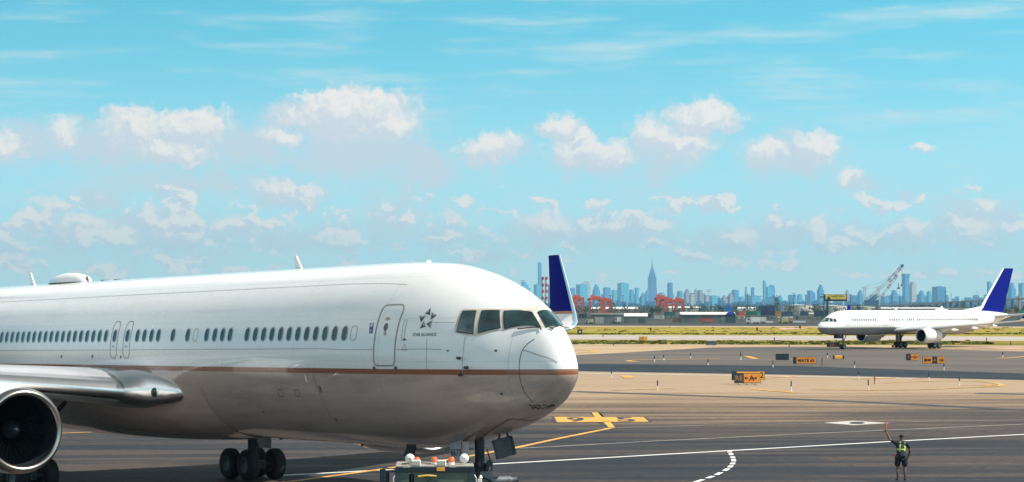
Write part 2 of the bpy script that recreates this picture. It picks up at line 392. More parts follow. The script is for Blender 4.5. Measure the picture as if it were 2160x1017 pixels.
# gate marking: yellow cross with the characters 9 and 5, black borders
def sheet(name, polys, m, z):
    mb = MB()
    for poly in polys:
        pts = [G(*p) for p in poly]; mb.add([(p.x, p.y, z) for p in pts], [tuple(range(len(pts)))])
    return tag(mb.build(name, m, recalc=False), kind='structure')
sheet('marking_border', [[(1163.5,880),(1362,880),(1375,890.3),(1168,892.3)],[(1246,872),(1268,872),(1302,903),(1284,904),(1259,891),(1262,880)],[(1245,871),(1266,871),(1273,880.2),(1254,880.2)]], m_blk, .008)
sheet('gate_marking', [[(1169.5,880),(1357.5,880.3),(1368.5,889.8),(1175.5,891.2)],[(1248,870.5),(1260.5,870.5),(1270.5,880.4),(1255,880.4)],[(1271,889.6),(1286.5,889.6),(1298.5,903.2),(1286,903.6)]], m_yel, .014)
for ch, (x0, x1, y0, y1) in (('9', (1196, 1233, 880.8, 890)), ('5', (1300, 1339, 880.6, 889.8))):
    vs, fs = text_mesh(ch, 1.0, 0, .03, 4); xs = [v.x for v in vs]; ys = [v.y for v in vs]
    Yn, Yf = G(x0, y1).y, G(x0, y0).y; X0 = XX(x0, (Yn+Yf)/2); X1 = XX(x1, (Yn+Yf)/2)
    mb = MB(); mb.add([(X0+(v.x-min(xs))/(max(xs)-min(xs))*(X1-X0), Yn+(v.y-min(ys))/(max(ys)-min(ys))*(Yf-Yn), .02) for v in vs], fs)
    tag(mb.build('marking_numeral', m_blk, recalc=False), kind='structure')
marking('lead_in_line', m_yel, [([(1293, 902.5), (1180, 925), (1085, 945.5), (960, 968), (800, 991), (600, 1018)], .33)], .014)
marking('lead_in_border', m_blk, [([(1296, 902.5), (1180, 925.2), (1085, 945.7), (960, 968.2), (800, 991.2), (600, 1018.2)], .52)], .006)
marking('lead_in_line', m_yel, [([(60, 916.5), (130, 914), (320, 908), (420, 905)], .30)], .012)
marking('paving_seam', m_seam, [([(130, 914), (300, 927), (450, 938)], .22), ([(1900, 797),(1950, 799)], .3)], .006)
marking('paving_seam', m_pseam, [([(1090, 946), (1150, 943), (1390, 930), (1700, 915), (2200, 893)], .22), ([(1180,905),(1500,897),(2200,885)], .14)], .005)
# tar seams and painted lines further out
marking('paving_seam', m_seam, [([(1205, 826), (1440, 834), (1680, 842.5), (1900, 852), (2250, 870)], 1.7), ([(2060, 830), (2110, 831), (2300, 834)], 1.8)], .012)
marking('edge_strip', m_whw, [([(1205, 787.5), (1440, 791), (1620, 793.5), (1850, 797), (1930, 799)], 1.5)], .02)
marking('yellow_line', m_yel, [([(1610, 798), (1660, 795.5), (1672, 794.5)], .7), ([(1585, 821), (1630, 825), (1680, 829)], .6), ([(1708, 821), (1780, 822.5), (1860, 824)], .5)], .03)
marking('yellow_line', m_yelw, [([(1290, 823.5), (1425, 819.5)], .5), ([(1800, 800.5), (1860, 798.5), (1890, 797.5)], .6)], .03)
arc = smooth([(1865, 808.5), (1960, 804.5), (2040, 804), (2090, 807.5), (2113, 812.5), (2095, 816), (2040, 818), (1960, 821.5), (1860, 823.5)], 8)
marking('yellow_line', m_yelw, [(arc, .55)], .03)
arc2 = smooth([(2030, 813.5), (2075, 813.2), (2098, 813), (2075, 815)], 6)
marking('yellow_line', m_yel, [(arc2, .5)], .034)
marking('yellow_line', m_yelw, [(smooth([(1520,757.5),(1400,759),(1340,760.5),(1325,762.5),(1345,764)],6), .8), (smooth([(1190,738),(1235,739.5),(1254,742),(1235,744),(1190,745)],6), 1.0), ([(2105,756.5),(2135,755),(2165,752.5)], .9)], .04)
sheet('yellow_patch', [[(1309,793),(1330,793),(1338,797.5),(1317,797.8)]], m_yel, .034)
sheet('yellow_patch', [[(1567,751.5),(1580,751.8),(1602,757.5),(1588,757.5)]], m_yel, .04)
sheet('pink_strip', [[(2040,733),(2140,734),(2165,737),(2100,736.5)],[(1640,692.6),(1690,692),(1700,694),(1650,695.4)]], mat('pink_gravel', (.55,.32,.26), .9, var=.3, vscale=.1), .05)
# long white diamond with its dark centre
sheet('diamond_marking', [[(1736,892.2),(1800,888.0),(1878,892.8),(1800,897.2)]], m_whw, .010)
sheet('diamond_centre', [[(1790,892.8),(1798,890.2),(1818,890.4),(1826,892.8),(1816,894.8),(1797,894.8)]], m_blk, .016)

# ------------------------------------------------------------------ airfield signs and markers
m_sgn = mat('sign_orange', (.84, .29, .035), .5, var=.06, vscale=3); m_sgn2 = mat('sign_amber', (.92, .44, .05), .5, var=.05, vscale=3)
m_sgb = mat('sign_black', (.012, .028, .040), .5, var=.2, vscale=3); m_ltr = mat('letter_black', (.015, .02, .02), .6)
m_ltg = mat('letter_dim', (.30, .16, .08), .6); m_leg = mat('sign_leg', (.45, .46, .44), .5, .3); m_rust = mat('letter_red', (.42, .10, .05), .6)
m_base = mat('sign_footing', (.30, .27, .23), .9)
def sign(px0, px1, yt, yb, yg, secs, label, rz=0.0, case=None, group=None, depth=.28, legs=True):
    Y = F*HC/(yg-HY); s = Y/F; cx = (px0+px1)/2; w = (px1-px0)*s; z0 = ZH(yb, Y); z1 = ZH(yt, Y)
    r = empty('airfield_sign', (XX(cx, Y), Y, 0), rz, label, 'sign', group)
    mb = MB(); mb.box((0, 0, (z0+z1)/2), (w, depth, z1-z0)); mb.build('cabinet', case or m_sgb, r, bevel=.03)
    for (a, b, mt, txt, tm, ts) in secs:
        fw = (b-a)*w; cxx = -w/2+(a+b)/2*w; zc = (z0+z1)/2; h = (z1-z0)
        mb = MB(); mb.box((cxx, -depth/2-.008, zc), (fw*.965, .02, h*.90)); f = mb.build('sign_face', mt, r)
        if txt:
            vs, fs = text_mesh(txt, h*ts, 0, .02*h, 2); xs = [v.x for v in vs]; k = min(1.0, fw*.86/max(.01, max(xs)-min(xs)))
            yy = [v.y for v in vs]; my = (max(yy)+min(yy))/2; mx = (max(xs)+min(xs))/2
            mb = MB(); mb.add([(cxx+(v.x-mx)*k, -depth/2-.026, zc+(v.y-my)) for v in vs], fs)
            if '<' not in txt: mb.build('lettering', tm, f, recalc=False)
    if legs:
        n = max(2, int(w/.7))
        for i in range(n):
            x = -w/2+w*(i+.5)/n
            mb = MB(); mb.cone((x, 0, 0), (x, 0, z0), .035, .035, 8); mb.box((x, 0, .03), (.22, .22, .06)); mb.build('leg', m_leg, r)
    return r
def arrow(parent_sign, px, py, Y0, length, left, mt, depth=.28):
    """black arrow standing on a face: px/py its centre"""
    r = parent_sign; Y = r.location.y; s = Y/F; x = XX(px, Y)-r.location.x; z = ZH(py, Y); L = length*s; h = L*.42; sg = -1 if left else 1
    y = -depth/2-.026
    pts = [(x+sg*L/2, z), (x+sg*L*.08, z+h), (x+sg*L*.08, z+h*.38), (x-sg*L/2, z+h*.38), (x-sg*L/2, z-h*.38), (x+sg*L*.08, z-h*.38), (x+sg*L*.08, z-h)]
    mb = MB(); mb.add([(a, y, b) for a, b in pts], [(0, 1, 6), (2, 3, 4, 5)])
    mb.build('arrow', mt, r, recalc=False)
s1 = sign(1549, 1602, 787, 808, 812.5, [(.0, .36, m_sgb, 'RE', m_ltg, .72), (.36, 1.0, m_sgn, 'A', m_ltr, .72)], 'orange and black taxiway sign reading RE and A between two arrows, nearest of the signs')
arrow(s1, 1573.5, 797.5, 0, 8, True, m_ltr); arrow(s1, 1592.5, 797.5, 0, 8, False, m_ltr)
sign(1543.5, 1613, 783, 802, 810.5, [(.13, 1.0, m_sgn2, '', m_ltr, .8), ], 'amber sign ending in the number 2, standing just behind the RE and A sign')
o = bpy.data.objects[-1] if False else None
s2 = [x for x in bpy.data.objects if x.get('label', '').startswith('amber sign ending')][0]
vs, fs = text_mesh('2', .72, 0, .012, 3); Yq = s2.location.y
mb = MB(); mb.add([(XX(1606.5, Yq)-s2.location.x+v.x, -.14-.026, ZH(792, Yq)+v.y*.95) for v in vs], fs); mb.build('lettering', m_ltr, s2, recalc=False)
sign(1636, 1664, 746, 759.5, 763, [], 'plain black back of an airfield sign to the left of the GATE 63 sign')
s3 = sign(1673, 1722, 753, 767.5, 771, [(.12, 1.0, m_sgn, '   GATE 63', m_ltr, .62)], 'orange sign reading GATE 63 with a left arrow')
arrow(s3, 1685, 760.5, 0, 6, True, m_ltr)
s4 = sign(1911, 1937.5, 746, 760, 763, [(0, .36, m_sgb, 'I', m_rust, .6), (.36, 1, m_sgn, 'G', m_ltr, .6)], 'small orange and black sign reading G between arrows, behind the DM A G sign')
arrow(s4, 1923.2, 752.8, 0, 4.5, True, m_ltr); arrow(s4, 1934.6, 752.8, 0, 4.5, False, m_ltr)
s5 = sign(1946, 1992, 752, 767, 771, [(0, .44, m_sgn, '  DM', m_ltr, .62), (.44, .66, m_sgb, 'A', m_ltg, .6), (.66, 1, m_sgn, 'G  ', m_ltr, .62)], 'orange and black sign reading DM, A and G with arrows at both ends')
arrow(s5, 1951.5, 759.5, 0, 6, True, m_ltr); arrow(s5, 1988, 759.5, 0, 6, False, m_ltr)
sign(1744, 1771, 722.5, 732, 735.5, [(.05, .98, m_sgb, '22R-4', m_rust, .7)], 'dark sign with red characters 22R-4 behind the nose wheel of the taxiing airliner')
s6 = sign(1489, 1511, 719, 728, 730, [(.04, .96, mat('sign_panel_grey', (.10, .13, .15), .25, .2), '', m_ltr, .5)], 'small dark sign with a pale sheet metal top, alone by the grass edge')
Yq = s6.location.y; mb = MB(); mb.box((0, 0, ZH(718.6, Yq)), (1.75, .5, .14)); mb.build('cap', mat('cap_metal', (.7, .7, .7), .3, .6), s6, bevel=.03)
s7 = sign(1348, 1365, 710, 717.5, 719, [(.03, .97, m_sgn2, '  31', m_rust, .75)], 'little amber sign reading 31 with an arrow, standing at the pale taxiway')
arrow(s7, 1352.2, 713.6, 0, 4.5, True, m_rust)
sign(1218, 1228, 695.5, 704.5, 706, [(.04, .96, m_sgb, '4', m_wht, .85)], 'square black distance board with a white 4, nearest the nose of the parked airliner')
def tinybox(px, py0, py1, yg, label):
    Y = F*HC/(yg-HY); s = Y/F; w = 6.5*s
    r = empty('marker_board', (XX(px, Y), Y, 0), 0, label, 'sign', 'tiny two-colour boards in the far grass')
    mb = MB(); mb.box((-w*.25, 0, ZH((py0+py1)/2, Y)), (w*.5, .3, (py1-py0)*s)); mb.build('dark_panel', m_sgb, r)
    mb = MB(); mb.box((w*.27, 0, ZH((py0+py1)/2, Y)), (w*.5, .3, (py1-py0)*s)); mb.build('amber_panel', m_sgn2, r)
    mb = MB(); mb.cone((0, 0, 0), (0, 0, ZH(py1, Y)), .06); mb.build('leg', m_leg, r)
tinybox(1374, 691.5, 697.5, 698.5, 'tiny black and amber board in the far grass above the sign reading 31')
tinybox(1598.5, 691, 697, 698, 'tiny black and amber board in the far grass with a pink strip beside it')
tinybox(1689, 687.5, 693, 698.5, 'tiny black and amber board in the far grass nearest the taxiing airliner nose')
tinybox(1884.5, 728.2, 732.6, 735, 'tiny dark and rust coloured board between the landing gears of the taxiing airliner')
# barrel-shaped amber marker
Yb = F*HC/(759-HY); r = empty('barrel_marker', (XX(1768.5, Yb), Yb, 0), 0, 'lone amber drum with black ends lying on the taxiway', 'marker')
mb = MB(); mb.box((0, 0, .32), (1.05, .3, .42)); mb.build('drum', m_sgn2, r, bevel=.06)
for sx in (-1, 1):
    mb = MB(); mb.box((sx*.62, 0, .32), (.16, .34, .5)); mb.build('end_cap', m_sgb, r, bevel=.03)
    mb = MB(); mb.cone((sx*.4, 0, 0), (sx*.4, 0, .12), .05); mb.build('leg', m_leg, r)
# edge markers: white stake with a blue upper half
m_blue = mat('marker_blue', (.008, .025, .09), .6); m_red = mat('marker_red', (.25, .03, .03), .5); m_dk = mat('marker_dark', (.05, .05, .06), .6)
def stake(px, yt, yb, label, kind='blue'):
    Y = F*HC/(yb-HY); h = (yb-yt)*Y/F
    r = empty('edge_marker', (XX(px, Y), Y, 0), random.uniform(0, 3), label, 'edge marker', 'thin edge markers standing on the paving')
    tilt = random.uniform(-.03, .03); rr = .042*max(1, Y/200)
    lo, hi = {'blue': (m_wht, m_blue), 'red': (m_red, m_red), 'dark': (m_dk, m_dk)}[kind]
    mb = MB(); mb.cone((0, 0, 0), (tilt*h*.45, 0, h*.45), rr, rr, 8); mb.cone((0, 0, 0), (0, 0, .03), rr*1.7, rr*1.4, 10); mb.build('stake', lo, r)
    mb = MB(); mb.cone((tilt*h*.45, 0, h*.45), (tilt*h, 0, h), rr*1.25, rr*1.25, 8); mb.cone((tilt*h, 0, h), (tilt*h, 0, h+.05), rr*1.25, rr*.5, 8); mb.build('sleeve', hi, r)
for a in [(1387,803,823,'blue topped white stake on the tan concrete, first right of the parked airliner nose'),
 (1290,780,796,'blue topped white stake just left of the yellow patch beside the parked airliner nose'),
 (1669,804,824.5,'blue topped white stake on the tan concrete right of the RE and A sign'),
 (1832,802,822.5,'blue topped white stake left of and below the dark red stake'),
 (1811,784,799,'blue topped white stake up and left of the dark red stake, by the dark lane'),
 (1630.5,762,774.5,'short blue topped stake between the RE and A sign and the black sign back'),
 (1802.5,762,775.5,'short blue topped stake right of the amber drum, on the grey taxiway'),
 (1562.5,744,758.5,'short stake beside the yellow patch left of the black sign back'),
 (1745.5,745,754,'very small stake up and left of the amber drum'),
 (1959.5,785,804,'blue topped white stake on the tan concrete straight below the DM A G sign'),
 (2023.5,795,812,'rightmost tall blue topped stake, inside the yellow loop'),
 (1991,767,779.5,'short stake under the right end of the DM A G sign'),
 (2115,743,753,'short stake at the far right, beside a worn yellow line'),
 (1380.5,752,762.5,'small stake on the worn yellow curve, left of a second one'),
 (1400,749,759.5,'small stake on the worn yellow curve, right of the first'),
 (1456.8,745,755.5,'small stake near the middle of the worn yellow curve'),
 (1493.3,758,770,'small stake just above the dark lane, left of the RE and A sign')]:
    stake(a[0], a[1], a[2], a[3])
stake(1844.5, 792, 810.5, 'dark red stake between two blue topped ones', 'red')
stake(1734, 755, 772, 'plain dark stake to the right of the GATE 63 sign', 'dark')
stake(1664.5, 724, 732, 'plain dark stake at the grass edge up and left of the 22R-4 sign', 'dark')
stake(1633.5, 712, 719, 'plain dark stake standing before the pale outer taxiway', 'dark')
stake(1294, 724, 729, 'tiny dark stake on the tan shoulder, nearest the parked airliner', 'dark')
stake(1272, 706, 711, 'tiny dark stake in front of the pale outer taxiway, leftmost of the far ones', 'dark')
stake(2132, 721, 728, 'tiny dark stake behind the taxiing airliner tail', 'dark')
stake(2081, 713, 719, 'tiny dark stake below the tailplane of the taxiing airliner', 'dark')
# ------------------------------------------------------------------ aircraft
def pchip(tab):
    """monotone cubic through (u, v) in sqrt(u), so noses come out round"""
    q = [math.sqrt(max(0, t[0])) for t in tab]; v = [t[1] for t in tab]; n = len(q)
    d = [(v[i+1]-v[i])/(q[i+1]-q[i]) for i in range(n-1)]; t = [d[0]]
    for i in range(1, n-1): t.append(0 if d[i-1]*d[i] <= 0 else 2*d[i-1]*d[i]/(d[i-1]+d[i]))
    t.append(d[-1])
    def f(u):
        x = math.sqrt(max(0, u))
        if x >= q[-1]: return v[-1]
        i = 0
        while x > q[i+1]: i += 1
        h = q[i+1]-q[i]; s = (x-q[i])/h
        return (2*s**3-3*s*s+1)*v[i]+(s**3-2*s*s+s)*h*t[i]+(-2*s**3+3*s*s)*v[i+1]+(s**3-s*s)*h*t[i+1]
    return f
class Body:
    """fuselage: local x runs aft from the nose tip, +y is the starboard side, z up from the ground"""
    def __init__(s, top, bot, wid, mid): s.top, s.bot, s.wid, s.mid = map(pchip, (top, bot, wid, mid))
    def S(s, u, phi, off=0.0):
        t, b, w, m = s.top(u), s.bot(u), s.wid(u), s.mid(u)
        c = math.cos(phi); h = (t-m) if c >= 0 else (m-b)
        p = Vector((u, w*math.sin(phi), m+h*c))
        if off: p += s.N(u, phi)*off
        return p
    def N(s, u, phi):
        e = 1e-3; a = s.S(u+e, phi)-s.S(max(u-e, 1e-4), phi); b = s.S(u, phi+e)-s.S(u, phi-e)
        n = b.cross(a); n.normalize()
        o = Vector((0, math.sin(phi), math.cos(phi)))
        return n if n.dot(o) >= 0 else -n
    def phi_z(s, u, z, side=1):
        t, b, m = s.top(u), s.bot(u), s.mid(u); h = (t-m) if z >= m else (m-b)
        return side*math.acos(max(-1, min(1, (z-m)/h)))
    def inside(s, p):
        if p.x <= 1e-4 or p.x > 52: return False
        t, b, w, m = s.top(p.x), s.bot(p.x), s.wid(p.x), s.mid(p.x); h = (t-m) if p.z >= m else (m-b)
        return (p.y/w)**2+((p.z-m)/h)**2 < 1
    def hit(s, px, py):
        """(u, phi) of the skin point the photograph shows at a pixel"""
        o = s.inv @ Vector((0, 0, HC)); d = (s.inv.to_3x3() @ Vector(((px-1080)/F, 1, (HY-py)/F)))
        t = s.t0
        while not s.inside(o+d*t):
            t += .15
            if t > s.t0+90: return None
        a, b = t-.15, t
        for _ in range(22):
            c = (a+b)/2
            if s.inside(o+d*c): b = c
            else: a = c
        p = o+d*b; w, m = s.wid(p.x), s.mid(p.x); h = (s.top(p.x)-m) if p.z >= m else (m-s.bot(p.x))
        return p.x, math.atan2(p.y/w, (p.z-m)/h)
    def mesh(s, u1, tail, nphi=96, nu=110):
        us = [.004, .012, .03, .06, .1]+[.1+(u1-.1)*(i/nu)**1.45 for i in range(1, nu+1)]
        rings = [[s.S(u, 2*math.pi*i/nphi) for i in range(nphi)] for u in us]
        # tail cone: stations (u, top, bottom, halfwidth)
        rt, rb, rw, rm = s.top(u1), s.bot(u1), s.wid(u1), s.mid(u1)
        for (u, t, b, w) in tail:
            m = (t+b)/2+(rm-(rt+rb)/2)*(w/rw)
            rings.append([Vector((u, w*math.sin(a), m+((t-m) if math.cos(a) >= 0 else (m-b))*math.cos(a))) for a in [2*math.pi*i/nphi for i in range(nphi)]])
        mb = MB(); mb.loft(rings); mb.add([s.S(0, 0)], []); n = len(mb.v)-1
        for i in range(nphi): mb.f.append([n, (i+1) % nphi, i]); mb.m.append(0); mb.sm.append(True)
        L = rings[-1]; mb.add(L, [tuple(range(nphi))], 0)
        return mb
    def patch(s, corners, off, nu=8, nv=8, mirror=False):
        """a panel through four (u, phi) corners, lying on the skin"""
        (a, b, c, d) = corners; vs = []
        for j in range(nv+1):
            for i in range(nu+1):
                x, y = i/nu, j/nv
                u = (a[0]*(1-x)+b[0]*x)*(1-y)+(d[0]*(1-x)+c[0]*x)*y; ph = (a[1]*(1-x)+b[1]*x)*(1-y)+(d[1]*(1-x)+c[1]*x)*y
                p = s.S(u, ph, off); vs.append(Vector((p.x, -p.y, p.z)) if mirror else p)
        return vs, [(j*(nu+1)+i, j*(nu+1)+i+1, (j+1)*(nu+1)+i+1, (j+1)*(nu+1)+i) for j in range(nv) for i in range(nu)]
    def ribbon(s, mb, pts, w, off, closed=False, mi=0, dens=.25, th=.004):
        """a thin raised line along (u, phi) points"""
        q = []; n = len(pts)
        for i in range(n if closed else n-1):
            a, b = pts[i], pts[(i+1) % n]; L = (s.S(*a)-s.S(*b)).length; k = max(1, int(L/dens))
            q += [(a[0]+(b[0]-a[0])*j/k, a[1]+(b[1]-a[1])*j/k) for j in range(k)]
        if not closed: q.append(pts[-1])
        P3 = [s.S(*x) for x in q]; Nn = [s.N(*x) for x in q]; m = len(q); L = []; Rr = []
        for i in range(m):
            a = P3[(i-1) % m] if closed or i else P3[0]; b = P3[(i+1) % m] if closed or i < m-1 else P3[-1]
            t = (b-a).normalized(); sd = t.cross(Nn[i]).normalized()*w/2; L.append(P3[i]+sd+Nn[i]*off); Rr.append(P3[i]-sd+Nn[i]*off)
        k = m if closed else m-1
        mb.add(L+Rr, [(i, (i+1) % m, m+(i+1) % m, m+i) for i in range(k)], mi)
def rrect(u0, u1, z0, z1, r, n=5):
    out = []
    for cx, cz, a0 in ((u1-r, z1-r, 0), (u0+r, z1-r, 90), (u0+r, z0+r, 180), (u1-r, z0+r, 270)):
        for k in range(n+1):
            a = R(a0+90*k/n); out.append((cx+r*math.cos(a), cz+r*math.sin(a)))
    return out

m_white = mat('white_airframe_paint', (.80, .80, .80), .30, coat=.7)
def livery(name, zs, stripe, low, seams=True):
    """white above the cheat line, grey below, with faint skin seams and grime (all real paint)"""
    m = bpy.data.materials.new(name); m.use_nodes = True; T = NT(m.node_tree); b = T.n['Principled BSDF']
    oc = T.node('ShaderNodeTexCoord').outputs['Object']; x, y, z = T.node('ShaderNodeSeparateXYZ', {0: oc}).outputs
    below = T.m('LESS_THAN', z, zs[0]); inband = T.m('LESS_THAN', z, zs[1])
    grime = T.noise(T.v('MULTIPLY', oc, (.25, 1.0, 1.6)), 1.3, 6, .65); dots = T.noise(oc, 7.0, 3, .6)
    g = T.ss(grime, .42, .72)
    wcol = T.mix(T.m('MULTIPLY', g, .4), (.86, .86, .85, 1), (.75, .75, .74, 1))
    lcol = T.mix(g, low, tuple(c*.78 for c in low[:3])+(1,))
    wcol = T.mix(T.ss(dots, .71, .76), wcol, (.55, .55, .54, 1))
    c = T.mix(inband, wcol, stripe); c = T.mix(below, c, lcol)
    if seams:
        def line(coord, period, w):
            f = T.m('FRACT', T.m('DIVIDE', coord, period)); return T.m('LESS_THAN', T.m('ABSOLUTE', T.m('SUBTRACT', f, .5)), w/period)
        s1 = T.m('MAXIMUM', line(T.m('ADD', x, .9), 4.6, .014), T.m('MULTIPLY', line(T.m('ADD', x, .2), 1.12, .008), .35)); s1 = T.m('MAXIMUM', s1, T.m('MULTIPLY', line(T.m('ADD', z, .33), 1.22, .012), .5))
        c = T.mix(T.m('MULTIPLY', s1, .30), c, (.25, .25, .25, 1))
    T.l.new(c, b.inputs['Base Color'])
    T.l.new(T.m('ADD', T.m('MULTIPLY', g, .10), T.m('ADD', T.m('MULTIPLY', below, -.10), .27)), b.inputs['Roughness'])
    b.inputs['Coat Weight'].default_value = .8; b.inputs['Coat Roughness'].default_value = .05
    # skin panels are very slightly wavy, which breaks up the reflections
    bn = T.node('ShaderNodeBump', {'Height': T.noise(T.v('MULTIPLY', oc, (.7, 1, 1)), 1.1, 2, .5)}); bn.inputs['Strength'].default_value = .18; bn.inputs['Distance'].default_value = .03
    T.l.new(bn.outputs[0], b.inputs['Normal']); T.l.new(bn.outputs[0], b.inputs['Coat Normal'])
    return m
m_glass = mat('cockpit_glass', (.012, .045, .05), .04, coat=1.0, spec=.9, var=.6, vscale=2.2)
m_pane = mat('cabin_pane', (.016, .028, .036), .12, coat=.25); m_frame = mat('window_surround', (.42, .43, .43), .35, .2)
m_cream = mat('windshield_frame_paint', (.62, .56, .49), .45, var=.08, vscale=3); m_rub = mat('window_seal', (.03, .03, .03), .6)
m_line = mat('panel_line', (.42, .41, .40), .6); m_dline = mat('panel_line_dark', (.13, .115, .11), .6); m_ring = mat('door_outline', (.33, .28, .27), .5)
m_metal = mat('bare_metal', (.86, .85, .83), .30, 1.0, var=.05, vscale=2); m_lip = mat('inlet_lip_metal', (.52, .48, .44), .30, 1.0)
m_dark = mat('gear_dark', (.035, .042, .05), .55, .3, var=.4, vscale=3); m_tyre = mat('tyre_rubber', (.014, .017, .02), .8, var=.3, vscale=4)
m_fan = mat('fan_blade', (.008, .012, .016), .6, .0, spec=.2); m_duct = mat('inlet_duct', (.014, .020, .028), .6, .0, spec=.25); m_hub = mat('wheel_hub', (.09, .095, .10), .5, .4)  # fan and duct colours darkened to hold the shade inside the inlet
m_blu = mat('tail_blue', (.001, .006, .19), .6, spec=.08, var=.10, vscale=.25)
m_wing = mat('wing_grey', (.42, .43, .45), .32, .1, coat=.4, var=.12, vscale=.7); m_gold = mat('gold_stripe', (.42, .17, .06), .35)

def airfoil(c, t, n=14):
    """closed section, x from 0 to c, upper then lower"""
    xs = [.5*(1-math.cos(math.pi*i/n)) for i in range(n+1)]
    th = lambda x: 5*t*(.2969*math.sqrt(x)-.126*x-.3516*x*x+.2843*x**3-.1036*x**4)
    up = [(x*c, (th(x)+.02*math.sin(math.pi*x))*c) for x in xs]; lo = [(x*c, (-th(x)*.9+.02*math.sin(math.pi*x))*c) for x in xs[1:-1]]
    return up+lo[::-1]
def wing_mesh(sts, side, mb=None, mi=0, n=14, caps=True):
    """sts: (span y, x of leading edge, z, chord, thickness)"""
    mb = mb or MB(); rings = []
    for (y, x, z, c, t) in sts: rings.append([Vector((x+a, side*y, z+b)) for a, b in airfoil(c, t, n)])
    mb.loft(rings, mi, caps=caps); return mb
def slat_mesh(sts, side, frac=.075, grow=.012):
    mb = MB(); rings = []
    for (y, x, z, c, t) in sts:
        sec = airfoil(c, t, 18); n = len(sec); up = [p for p in sec[:19] if p[0] < frac*c]; lo = [p for p in sec[19:] if p[0] < frac*c*.8]
        pts = [(p[0]-.02, p[1]+grow) for p in up[::-1]]+[(p[0]-.02, p[1]-grow) for p in lo[::-1]]
        rings.append([Vector((x+a, side*y, z+b)) for a, b in pts])
    k = min(len(r) for r in rings); rings = [r[:k] for r in rings]
    mb.loft(rings, closed=True, caps=True); return mb

def engine(root, u, y, z, r, length, mats_, side, inner=1):
    """podded turbofan: nacelle with metal lip, duct, fan, spinner, core and pylon"""
    nac, lip = mats_; o = (u, y, z)
    mb = MB(); mb.lathe([(.10, r*.985), (.35, r*1.025), (.9, r*1.06), (1.8, r*1.075), (length*.55, r*1.05), (length*.72, r*.99), (length*.74, r*.98), (length*.70, r*.80)], 64, 0, o); e = mb.build('engine_nacelle', nac, root)
    mb = MB(); mb.lathe([(.26, r*1.035), (.10, r*.995), (.03, r*.965), (0, r*.925), (.03, r*.88), (.10, r*.85), (.22, r*.838)], 64, 0, o); mb.build('inlet_lip', lip, e)
    mb = MB(); mb.lathe([(.20, r*.840), (.6, r*.84), (1.15, r*.855), (1.30, r*.86)], 64, 0, o); mb.build('inlet_duct', m_duct, e)
    mb = MB(); mb.lathe([(1.33, r*.87), (1.36, 0.01)], 48, 0, o); mb.build('fan_backplate', m_tyre, e)
    mb = MB()
    for k in range(34):
        a = 2*math.pi*k/34
        for (r0, r1, w0, w1, tw0, tw1) in ((.22, .55, .16, .20, .15, .5), (.55, .845, .20, .22, .5, .95)):
            vs = []
            for rr, w, tw in ((r0, w0, tw0), (r1, w1, tw1)):
                for sg in (-1, 1):
                    xx = 1.15-sg*w*r*.45*math.cos(tw); da = sg*w*.42*math.sin(tw)/rr*.55
                    vs.append((u+xx, y+r*rr*math.cos(a+da), z+r*rr*math.sin(a+da)))
            mb.add(vs, [(0, 1, 3, 2)], 0)
    mb.build('fan', m_fan, e, recalc=False)
    mb = MB(); mb.lathe([(.62, .01), (.66, r*.05), (.8, r*.14), (1.0, r*.215), (1.2, r*.25)], 32, 0, o); mb.build('spinner', m_duct, e)
    mb = MB(); mb.lathe([(length*.66, r*.70), (length*.80, r*.62), (length*.93, r*.45), (length*.99, r*.40), (length*.97, r*.34), (length*1.08, r*.18), (length*1.16, .01)], 48, 0, o); mb.build('core_nozzle', mat('nozzle_metal', (.22, .20, .19), .35, .9), e)
    return e
def wheel(mb_t, mb_h, c, r, w):
    prof = [(-w/2, r*.52), (-w/2, r*.86), (-w*.36, r*.97), (-w*.15, r), (w*.15, r), (w*.36, r*.97), (w/2, r*.86), (w/2, r*.52)]
    mb_t.lathe(prof, 32, 0, c, 'y')
    mb_h.lathe([(-w*.36, .01), (-w*.30, r*.30), (-w*.46, r*.40), (-w*.46, r*.54), (w*.46, r*.54), (w*.46, r*.40), (w*.30, r*.30), (w*.36, .01)], 24, 0, c, 'y')
def bogie_gear(root, u, y, ztop, gz, r=.57, w=.42, base=1.42, track=1.14, name='main_landing_gear'):
    """gz: local height of the ground at this place"""
    g = MB(); g.cone((u, y, gz+r+.15), (u, y, ztop), .17, .22, 16); g.cone((u, y, gz+r*.7), (u, y, gz+r+.9), .12, .13, 12)
    g.bar((u-base/2-.1, y, gz+r), (u+base/2+.1, y, gz+r), .26, .30)
    for s in (-1, 1): g.cone((u+s*base/2, y-track/2, gz+r), (u+s*base/2, y+track/2, gz+r), .10, .10, 12)
    g.bar((u, y, gz+r+1.0), (u+1.3, y*.8, ztop+.2), .14); g.bar((u, y, gz+r+1.0), (u, y-math.copysign(1.6, y), ztop+.1), .13)
    g.tube([(u-.28, y, gz+r+.9), (u-.55, y, gz+r+.55), (u-.42, y, gz+r+.2)], .03, 6); g.tube([(u-.2, y+.1, gz+r+1.1), (u-.62, y+.1, gz+r+.7), (u-.6, y+.1, gz+r+.25)], .025, 6)
    gear = g.build(name, m_dark, root)
    for sx in (-1, 1):
        for sy in (-1, 1):
            t = MB(); h = MB(); wheel(t, h, (u+sx*base/2, y+sy*track/2, gz+r), r, w)
            wo = t.build('wheel', m_tyre, gear); h.build('rim', m_hub, wo)
    d = MB(); d.box((u, y+math.copysign(.42, y), gz+r*2+.75), (1.5, .05, 1.5)); d.build('gear_door', m_wing, gear, bevel=.02)
    return gear

